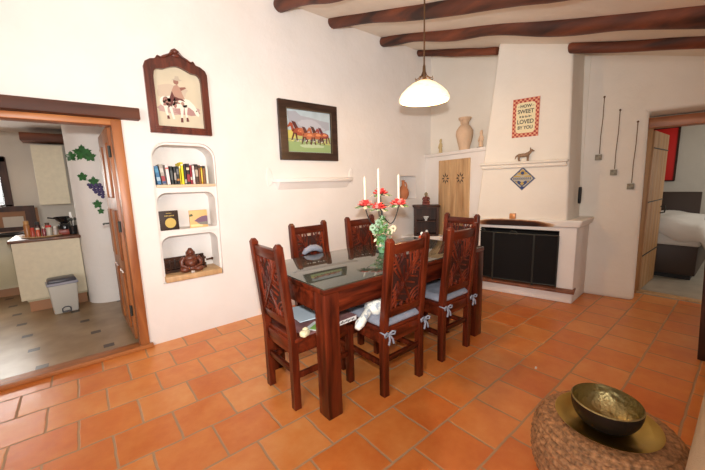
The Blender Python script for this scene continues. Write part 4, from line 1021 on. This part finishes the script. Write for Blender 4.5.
# ------------------------------------------------------------------ candelabra with silk flowers
CX, CY = 1.855, 1.885
va = Vector((.7663, -.6425, 0)).normalized(); vb = Vector((.6425, .7663, 0))
cn = empty('candelabra', (CX, CY, .770), 0, 'dark iron four-arm candelabra with cream candles on the glass table', 'candelabra')
MB().lathe([(0, 0), (.055, 0), (.055, .008), (.020, .018), (.012, .03)], n=24).build('base', M['iron'], cn)
a = MB().tube([(0, 0, .02), (0, 0, .38)], .007, 10).ball((0, 0, .28), .014, 10).ball((0, 0, .38), .012, 10)
a.tube([tuple(va*(-.0)+Vector((0, 0, .37))), tuple(va*.05+Vector((0, 0, .362))), tuple(va*.10+Vector((0, 0, .366)))], .004, 8)
a.build('stem', M['iron'], cn)
arms = []
for d_, rr_, zc_, ch_ in ((-va, .125, .365, .23), (va, .125, .365, .24), (-vb*.8-va*.35, .075, .345, .31), (vb, .10, .45, .0)):
    pts = []
    for i in range(9):
        t = i/8; q = .008+t*rr_; z = .30-.085*math.sin(PI*min(1, t*1.15))*(1 if t < .85 else 1)+(.0)
        z = .29-.09*math.sin(PI*t*.78)+(zc_-.29+.05)*t**3
        pts.append(tuple(d_*q+Vector((0, 0, z))))
    ar = MB().tube(pts, .0045, 8)
    e_ = Vector(pts[-1]); ar.lathe([(0, 0), (.022, 0), (.026, .008), (.012, .006), (.012, .02), (.009, .02), (0, .01)], c=e_, n=16)
    ar = ar.build('arm', M['iron'], cn)
    if ch_ > 0:
        MB().lathe([(0, .008), (.0095, .008), (.0085, ch_), (.003, ch_+.006), (0, ch_+.006)], c=e_, n=16).tube([tuple(e_+Vector((0, 0, ch_+.004))), tuple(e_+Vector((0, 0, ch_+.016)))], .001, 4).build('candle', M['wax'], ar)
    arms.append(e_)
def flower(loc, s, seed, label):
    rr = random.Random(seed)
    o = empty('silk_flower', loc, rr.random()*6, label, 'flower', 'silk flower rings on the candelabra')
    pe = MB()
    for ring, (n, rad, zz) in enumerate(((10, .034, .006), (8, .024, .016), (6, .012, .024))):
        for k in range(n):
            t = 2*PI*k/n+ring*.4+rr.random()*.3; q = rad*s*(.85+.3*rr.random())
            rot = Matrix.Rotation(t, 3, 'Z') @ Matrix.Rotation(R(-18-12*ring), 3, 'Y')
            pe.mat(M['petal'] if (k+ring) % 3 else M['petalpink']).ball((q*math.cos(t), q*math.sin(t), zz*s+rr.random()*.004), (.017*s, .013*s, .005*s), 8, rot)
    pe.build('petals', None, o, smooth=80)
    le = MB()
    for k in range(11):
        t = 2*PI*k/11+rr.random()*.4; q = .046*s*(.8+.35*rr.random())
        rot = Matrix.Rotation(t, 3, 'Z') @ Matrix.Rotation(R(12+18*rr.random()), 3, 'Y')
        le.mat([M['leaf'], M['leafpale'], M['petalcream']][k % 3]).ball((q*math.cos(t), q*math.sin(t), -.004-.006*rr.random()), (.021*s, .011*s, .0025*s), 8, rot)
    le.build('leaves', None, o, smooth=80)
    return o
base = Vector((CX, CY, .770))
for e_, lb, s, sd in zip(arms, ('red silk flower ring around the left candle of the candelabra', 'red silk flower ring around the right candle of the candelabra', 'red silk flower ring around the tall front candle of the candelabra', 'red silk flower ring on the rear arm of the candelabra'), (1.35, 1.4, 1.3, 1.35), (1, 2, 3, 4)):
    flower(base+e_+Vector((0, 0, .010)), s, sd, lb)
vs_ = tag(MB().lathe([(0, .002), (.030, .002), (.036, .02), (.030, .07), (.024, .10), (.034, .135), (.030, .135), (.021, .10), (.026, .07), (.030, .02), (0, .012)], n=24).build('glass_vase', M['glass_green'], loc=(CX-.05, CY-.055, .770)), 'small green glass vase of ivy in front of the candelabra stem', 'vase')
iv = MB(); rr = random.Random(21)
for k in range(12):
    t = rr.random()*2*PI; r1_ = .02+.06*rr.random()
    iv.mat(M['leaf']).tube([(0, 0, .10), (r1_*.5*math.cos(t), r1_*.5*math.sin(t), .16), (r1_*math.cos(t), r1_*math.sin(t), .17+.10*rr.random())], .002, 5)
for k in range(150):
    t = rr.random()*2*PI; h_ = rr.random(); q = (.018+.060*math.sin(PI*min(1, h_+.1)))*math.sqrt(rr.random()); z = .02+.27*h_
    rot = Matrix.Rotation(t, 3, 'Z') @ Matrix.Rotation(R(rr.uniform(-70, 70)), 3, 'Y') @ Matrix.Rotation(R(rr.uniform(-40, 40)), 3, 'X')
    m_ = M['leaf'] if rr.random() < .62 else (M['leafpale'] if rr.random() < .7 else M['petalcream'])
    iv.mat(m_).ball((q*math.cos(t), q*math.sin(t), max(z, .03)), (.017, .011, .0022), 6, rot)
for (dx, dz, m_) in ((-.075, .20, 'leafpale'), (-.055, .175, 'leafpale'), (.085, .19, 'petalcream'), (.06, .17, 'petalcream'), (-.03, .24, 'leafpale')):
    for k in range(7):
        t = 2*PI*k/7; rot = Matrix.Rotation(t, 3, 'Y')
        iv.mat(M[m_]).ball(tuple(va*dx+Vector((.018*math.cos(t)*va.x, .018*math.cos(t)*va.y, dz+.018*math.sin(t)))), (.014, .008, .014), 6)
iv.build('ivy_sprig', None, vs_, smooth=80)

# ------------------------------------------------------------------ pendant lamp
LX, LY = 2.158, 1.712
LP = empty('pendant_lamp', (LX, LY, 1.930), 0, 'lit alabaster glass pendant lamp hanging on a dark cord over the table', 'lamp')
MB().lathe([(.186, .0), (.192, .006), (.191, .020), (.174, .055), (.139, .090), (.096, .123), (.060, .142), (.035, .150), (.030, .146), (.057, .136), (.092, .116), (.133, .084), (.167, .050), (.183, .016), (.182, .0)], n=56, closed=True).build('lamp_shade', M['shade'], LP, smooth=80)
a = MB().tube([(0, 0, .148), (0, 0, .205), (0, 0, .265)], [.012, .013, .007], 12)
for k in range(8):
    t = 2*PI*k/8+.2; c_, s_ = math.cos(t), math.sin(t)
    a.tube([(.007*c_, .007*s_, .255), (.010*c_, .010*s_, .215), (.022*c_, .022*s_, .185), (.048*c_, .048*s_, .163), (.068*c_, .068*s_, .158), (.070*c_, .070*s_, .170)], .0035, 6)
a.build('gallery', M['bronze'], LP, smooth=80)
MB().tube([(0, 0, .24), (0, 0, ceil_z(LY)-1.930)], .0055, 8).build('cord', M['bronze'], LP)
MB().lathe([(0, 0), (.05, 0), (.05, -.01), (.02, -.045), (0, -.045)], c=(0, 0, ceil_z(LY)-1.930+.012), n=24).build('ceiling_rose', M['bronze'], LP)
MB().lathe([(0, .02), (.022, .03), (.030, .055), (.024, .085), (.013, .11), (.013, .155), (0, .155)], n=20).build('bulb', pmat('glowing_bulb', (1, .9, .7), .5, emit=(1, .75, .42), estr=6), LP)

# ------------------------------------------------------------------ pouf, tray, bowl, sofa
PX, PY = 1.590, .295
pf = MB()
prof = []
Rp, Hp, nr = .266, .310, 15
prof.append((.0, .004)); prof.append((.20, .004))
pr = []
for i in range(nr*7+1):
    t = i/(nr*7); a_ = -PI/2+PI*t
    r = .115+(Rp-.115)*(math.cos(a_)**.55 if math.cos(a_) > 1e-6 else 0); z = Hp/2+Hp/2*(math.copysign(abs(math.sin(a_))**.85, math.sin(a_)))
    pr.append((r, z, t))
for (r, z, t) in pr: prof.append((r, z+.003))
for i in range(1, 9): prof.append((.115*(1-i/9), Hp+.003))
prof.append((0, Hp+.003))
idx = {round(z, 5): 0 for r, z in prof}
def pfn(r, z, a):
    t = z/Hp
    ph = math.asin(max(-1, min(1, 2*t-1)))/PI+.5
    k = ph*nr; row = math.floor(k); fr_ = k-row
    tw = a*46+(row % 2)*PI
    return r+.0085*math.sin(PI*fr_)**.6+.0050*abs(math.sin(tw/2+(1.6 if row % 2 else -1.6)*fr_))*math.sin(PI*fr_)
pf.lathe(prof, n=464, fn=pfn)
pfo = tag(pf.build('woven_pouf', M['rattan'], loc=(PX, PY, 0), smooth=80), 'round woven brown pouf in the bottom right corner holding the brass tray', 'pouf')
tr = empty('brass_tray', (PX-.028, PY+.004, .317), 0, 'round brass tray on the woven pouf under the bowl', 'tray')
MB().lathe([(0, 0), (.115, 0), (.138, .006), (.176, .016), (.179, .020), (.174, .020), (.138, .010), (.115, .004), (0, .004)], n=72).build('tray', M['brass'], tr, smooth=50)
bw = empty('metal_bowl', (PX-.050, PY+.004, .3212), 0, 'black bowl with hammered gold inside standing on the brass tray', 'bowl')
po = []; pi_ = []
for i in range(13):
    t = i/12; r = .035+.085*math.sin(t*PI/2)**.9; z = .104*(1-math.cos(t*PI/2))**1.05
    po.append((r, z)); pi_.append((r-.004, z+.004))
MB().lathe([(0, 0)]+po, n=56).build('outer_shell', M['bowl_out'], bw, smooth=80)
MB().lathe([(0, .004)]+pi_+[po[-1]], n=56).build('inner_shell', M['bowl_in'], bw, smooth=60)
sf = empty('sofa', (1.88, -.365, 0), 0, 'tan fabric sofa at the bottom right corner, mostly out of the picture', 'sofa')
MB().box((.0, -.02, .22), (1.30, .88, .42), bevel=.04, seg=5).build('seat_base', M['sofa'], sf, smooth=60)
MB().box((.0, -.42, .55), (1.15, .16, .55), bevel=.06, seg=5).build('backrest', M['sofa'], sf, smooth=60)

# ------------------------------------------------------------------ kitchen contents
pil = struct(MB().lathe([(.242, 0), (.245, 1.2), (.25, 2.16)], c=(.205, 5.02, 0), n=48).build('trim_3', M['plaster'], smooth=80))
pil.name = 'trim_3'
def pilpt(x, z, out=.003):
    a_ = math.acos(max(-1, min(1, (x-.205)/.247))); r_ = .2455+out+(z*.0035); return Vector((.205+r_*math.cos(a_), 5.02-r_*math.sin(a_), z))
def decal(name, cx, cz, s, seed, label, grapes=False):
    rr = random.Random(seed); a = MB()
    o = empty(name, pilpt(cx, cz), 0, label, 'wall decoration', 'painted vine motifs on the kitchen pillar')
    base_ = pilpt(cx, cz)
    lobes = []
    for k in range(5):
        t0 = PI/2+2*PI*k/5
        lobes += [(t0-.52, .66), (t0-.34, .90), (t0-.20, .84), (t0, 1.08+.12*rr.random()), (t0+.20, .84), (t0+.34, .92), (t0+.52, .66)]
    vsn = []; 
    for t, q in lobes: 
        p = pilpt(cx+s*q*math.cos(t)*.9, cz+s*q*math.sin(t)); vsn.append(p-base_)
    for off in (0, -.002):
        pass
    front = [a.bm.verts.new(v) for v in vsn]; back = [a.bm.verts.new(v+Vector((0, .0025, 0))) for v in vsn]
    cf = a.bm.verts.new(pilpt(cx, cz, .005)-base_)
    for i in range(len(front)):
        j = (i+1) % len(front); a.bm.faces.new((front[i], front[j], cf)); a.bm.faces.new((front[i], back[i], back[j], front[j]))
    a.build('leaf', M['decal'], o, smooth=0)
    return o, base_
o, b_ = decal('painted_leaf', .105, 1.735, .085, 1, 'largest painted green vine leaf, high on the kitchen pillar')
a = MB()
decal('painted_leaf', .165, 1.695, .058, 2, 'painted green vine leaf touching the largest leaf on its right')
decal('painted_leaf', .005, 1.700, .055, 3, 'painted green vine leaf at the left edge of the kitchen pillar')
decal('painted_leaf', .075, 1.475, .050, 4, 'lone small painted leaf in the middle of the kitchen pillar')
decal('painted_leaf', .165, 1.420, .055, 5, 'painted green leaf directly above the purple grapes')
decal('painted_leaf', .170, 1.165, .050, 6, 'painted green leaf below the purple grapes')
decal('painted_leaf', .190, 1.085, .036, 7, 'lowest and smallest painted leaf near the door handle')
o = empty('painted_grapes', pilpt(.175, 1.33), 0, 'bunch of purple painted grapes on the kitchen pillar', 'wall decoration')
a = MB(); b_ = pilpt(.175, 1.33)
for r_, n in enumerate((4, 4, 3, 3, 2, 1)):
    for k in range(n):
        p = pilpt(.165+r_*.012+(k-(n-1)/2)*.032, 1.385-r_*.028, .0)-b_
        a.ball(tuple(p), (.018, .006, .018), 8)
a.build('grapes', M['grape'], o, smooth=80)

# peninsula: cream end panel, plinth, dark worktop
pn_ = empty('kitchen_counter', (-.32, 4.95, 0), 0, 'kitchen counter with cream end panel, orange plinth and dark wooden worktop', 'counter')
MB().box((.0, .02, .47), (.562, .03, .64), bevel=.002).build('end_panel', M['cream_lam'], pn_, smooth=0)
MB().box((.02, .78, .45), (.52, 1.46, .66)).build('carcass', M['cream_cab'], pn_, smooth=0)
MB().box((.02, .80, .07), (.50, 1.45, .14)).build('plinth', colmat((.45, .22, .11)), pn_, smooth=0)
MB().box((-.005, .76, .803), (.60, 1.56, .032), bevel=.005).build('worktop', wood('worktop_wood', (.08, .03, .015), (.22, .09, .04), .4, 4, 'y'), pn_)
bc = empty('base_cabinets', (-1.25, 6.22, 0), 0, 'row of cream kitchen base cabinets under the window', 'cabinet')
MB().box((0, .02, .44), (1.22, .52, .66)).build('carcass', M['cream_cab'], bc, smooth=0)
MB().box((0, .04, .06), (1.22, .46, .12)).build('plinth', colmat((.40, .20, .10)), bc, smooth=0)
MB().box((0, 0, .79), (1.26, .60, .035)).build('worktop', colmat((.16, .08, .04)), bc, smooth=0)
for i in range(4):
    dd_ = MB().box((-.44+i*.29, -.25, .45), (.275, .02, .60), bevel=.004).box((-.44+i*.29, -.262, .45), (.19, .008, .50), bevel=.003).build('door', M['cream_cab'], bc)
    MB().tube([(-.34+i*.29, -.265, .58), (-.34+i*.29, -.285, .60), (-.34+i*.29, -.285, .68), (-.34+i*.29, -.265, .70)], .005, 6).build('handle', M['iron'], dd_)
# upper cabinet
uc = empty('wall_cabinet', (-.235, 6.05, 1.155), 0, 'cream kitchen wall cabinet hanging between the window and the pillar', 'cabinet')
MB().box((0, .16, .38), (.30, .30, .76)).build('carcass', colmat((.42, .26, .13)), uc, smooth=0)
dd_ = MB().box((0, 0, .385), (.312, .022, .78), bevel=.003).build('door', M['cream_lam'], uc, smooth=0)
MB().tube([(.175, -.01, .50), (.185, -.03, .51), (.19, -.03, .68), (.18, -.01, .69)], .008, 8).build('handle', M['steel'], uc)
tag(MB().box((-.25, 6.10, 2.02), (.44, .34, .10), bevel=.006).box((.0, 6.0, 1.98), (.06, .14, .22), bevel=.004).build('wooden_beam', M['lintel']), 'dark wooden beam above the kitchen wall cabinet', 'beam')
# board leaning behind the spices
bb = empty('framed_board', (-.78, 6.40, .81), 0, 'brown wooden framed board standing on the worktop under the kitchen window', 'board')
MB().ring([(-.34, 0), (-.34, .33), (.30, .33), (.30, 0)], [(-.28, .05), (-.28, .26), (.20, .26), (.20, .05)], -.02, .02).build('frame', M['darkwood'], bb, smooth=0)
MB().box((.05, .012, .17), (.56, .012, .26)).build('board', colmat((.30, .14, .06)), bb, smooth=0)
MB().box((.075, -.003, .12), (.20, .01, .14)).build('pale_tile', colmat((.55, .50, .42)), bb, smooth=0)
# bin
bn = empty('pedal_bin', (-.245, 4.79, 0), R(6), 'grey plastic pedal bin with dark lid in front of the kitchen counter', 'bin')
MB().box((0, 0, .16), (.205, .165, .32), bevel=.014, seg=3, taper=(1.20, 1.15)).build('body', M['binbody'], bn)
MB().box((0, 0, .332), (.265, .205, .028), bevel=.010, seg=3).build('rim', M['binrim'], bn)
MB().box((0, .01, .365), (.245, .185, .045), bevel=.015, seg=3, taper=(.93, .9)).build('lid', M['binlid'], bn)
MB().box((0, -.095, .020), (.075, .03, .012), bevel=.004).tube([(-.035, -.088, .02), (-.035, -.092, .055), (-.015, -.092, .07), (.015, -.092, .07), (.035, -.092, .055), (.035, -.088, .02)], .006, 6).build('pedal', M['binlid'], bn)
# tray of jars
WZ = .8195
ty = empty('wooden_tray', (-.355, 5.16, WZ), 0, 'round wooden tray under the spice jars on the kitchen counter', 'tray')
MB().lathe([(0, 0), (.17, 0), (.185, .012), (.180, .018), (.165, .008), (0, .008)], n=40).build('tray', M['oak'], ty)
JR = [(-.475, 5.13, .026, .130, (.40, .17, .05), (.55, .30, .10), 'tall amber pepper mill on the spice tray'),
      (-.430, 5.08, .020, .075, (.45, .06, .03), (.65, .05, .02), 'small red spice jar beside the amber mill'),
      (-.385, 5.07, .019, .070, (.60, .10, .04), (.75, .70, .60), 'orange-red spice jar with pale cap at the tray front'),
      (-.390, 5.17, .024, .115, (.05, .02, .02), (.03, .03, .03), 'dark bottle at the back of the spice tray'),
      (-.335, 5.06, .017, .080, (.25, .04, .05), (.70, .62, .50), 'maroon spice jar with cream cap'),
      (-.295, 5.09, .030, .085, (.62, .58, .48), (.62, .03, .02), 'clear jar with a bright red lid on the spice tray'),
      (-.240, 5.06, .018, .078, (.55, .50, .46), (.70, .68, .62), 'white spice shaker right of the red-lidded jar'),
      (-.310, 5.22, .024, .10, (.35, .12, .05), (.10, .05, .03), 'brown jar behind the red-lidded jar')]
for (x, y, r_, h_, c1, c2, lb) in JR:
    h_ *= 1.25
    o = empty('spice_jar', (x, y, WZ+.0085), 0, lb, 'jar', 'spice jars on the kitchen counter')
    MB().lathe([(0, 0), (r_, 0), (r_, h_*.8), (r_*.8, h_*.88), (0, h_*.88)], n=16).build('glass', colmat(c1, .25), o)
    MB().lathe([(0, h_*.88), (r_*.86, h_*.88), (r_*.86, h_*1.1), (0, h_*1.12)], n=16).build('lid', colmat(c2, .4), o)
tag(MB().box((0, 0, .03), (.10, .06, .06), bevel=.008).build('red_tin', colmat((.28, .04, .02), .35), loc=(-.165, 5.12, WZ+.0002)), 'dark red tin right of the spice tray', 'tin')
o = empty('utensil_holder', (-.085, 5.10, WZ+.0002), 0, 'dark utensil holder with a white-handled spatula beside the pillar', 'holder')
MB().lathe([(0, 0), (.036, 0), (.042, .10), (.038, .10), (.032, .006), (0, .006)], n=20).build('pot', M['blackgloss'], o)
MB().tube([(0, 0, .01), (.01, 0, .15), (.0, 0, .21)], [.006, .007, .012], 8).box((-.004, 0, .23), (.022, .006, .06), bevel=.002).build('spatula', M['white'], o)
for k, (dx, dy) in enumerate(((-.018, .01), (.02, .012), (.0, -.018))): MB().tube([(dx*.5, dy*.5, .01), (dx*1.5, dy*1.5, .16)], [.004, .005], 8).ball((dx*1.6, dy*1.6, .175), (.014, .006, .02), 8).build('spoon', M['iron'], o)
o = empty('coffee_maker', (-.16, 5.30, WZ+.0002), 0, 'black frying pan and pot stacked on the counter behind the red tin', 'pan')
MB().lathe([(0, 0), (.055, 0), (.065, .08), (.05, .12), (.045, .12), (0, .11)], n=24).build('pot', M['blackgloss'], o)
MB().lathe([(.03, .12), (.075, .16), (.09, .20), (.085, .20), (.070, .165), (0, .135)], n=24).tube([(-.08, -.02, .185), (-.14, -.04, .20)], .008, 8).build('pan', M['blackgloss'], o)
o['category'] = 'pan'; o.name = 'stacked_pans'
o = empty('grill_pan', (-.66, 5.75, .80), 0, 'black cooking pan at the left end of the kitchen counter', 'pan')
MB().lathe([(0, 0), (.13, 0), (.15, .035), (.145, .035), (.125, .006), (0, .006)], n=28).build('pan', M['black'], o)
MB().tube([(-.14, -.03, .03), (-.26, -.10, .045)], .010, 8).build('handle', M['black'], o)

# little chip of plaster lying on the tiles near the hearth
tag(MB().box((0, 0, .003), (.028, .012, .006), bevel=.002).build('paper_scrap', M['white'], loc=(2.336, 0.862, 0), rotz=.3), 'tiny white scrap lying on the terracotta tiles', 'scrap')

# ------------------------------------------------------------------ lights
def area(name, loc, rot, size, power, col, sy=None):
    l = bpy.data.lights.new(name, 'AREA'); l.energy = power; l.color = col; l.size = size
    if sy: l.shape = 'RECTANGLE'; l.size_y = sy
    o = bpy.data.objects.new(name, l); C.objects.link(o); o.location = loc; o.rotation_euler = rot; return o
def look(o, tgt):
    d = Vector(tgt)-o.location; o.rotation_euler = d.to_track_quat('-Z', 'Y').to_euler()
# camera flash, mounted just above the lens
l = bpy.data.lights.new('flash', 'SPOT'); l.energy = 310; l.color = (1.0, .985, .955); l.shadow_soft_size = .035; l.spot_size = R(118); l.spot_blend = 1.0
fo = bpy.data.objects.new('flash', l); C.objects.link(fo); fo.location = (0, 0, 1.50); look(fo, (1.45, 2.6, 2.05))
# daylight from the terrace side, behind and left of the camera
o = area('daylight_opening', (-1.8, -.4, 1.5), (0, 0, 0), 1.6, 70, (1.0, .96, .92), 1.6); look(o, (1.6, 2.6, 1.0))
l = bpy.data.lights.new('bulb_glow', 'POINT'); l.energy = 17; l.color = (1, .60, .28); l.shadow_soft_size = .04
o = bpy.data.objects.new('bulb_glow', l); C.objects.link(o); o.location = (LX, LY, 1.885)
# warm area light in the bedroom, out of view, aimed at the bed
o = area('bedroom_area_light', (6.3, -1.5, 1.6), (0, 0, 0), 1.0, 18, (1, .90, .78)); look(o, (6.3, .6, .7))
# kitchen window daylight
o = area('kitchen_daylight', (-1.25, 6.535, 1.46), (R(-90), 0, 0), .92, 30, (1.0, .97, .90), .58); look(o, (-.9, 4.6, .2))

w = bpy.data.worlds.new('world'); bpy.context.scene.world = w; w.use_nodes = True
bg = w.node_tree.nodes['Background']; bg.inputs[0].default_value = (.92, .95, 1.0, 1); bg.inputs[1].default_value = .22

# ------------------------------------------------------------------ camera
cam = bpy.data.cameras.new('camera'); co = bpy.data.objects.new('camera', cam); C.objects.link(co)
right = Vector((0.7701982546411348, -0.637170796350171, -0.028425777495545135))
down = Vector((-0.12000979257417665, -0.10100499360280851, -0.9876212031713372))
fwd = Vector((0.6264122430429026, 0.7640754985901494, -0.1542606048872290))
mw = Matrix((right, -down, -fwd)).transposed().to_4x4(); mw.translation = (0, 0, 1.3178)
co.matrix_world = mw
cam.sensor_width = 36; cam.lens = 331.117/705*36; cam.clip_start = .02
bpy.context.scene.camera = co
vs = bpy.context.scene.view_settings
vs.view_transform = 'Standard'; vs.look = 'None'; vs.gamma = 1; vs.exposure = 0.10; vs.use_curve_mapping = False
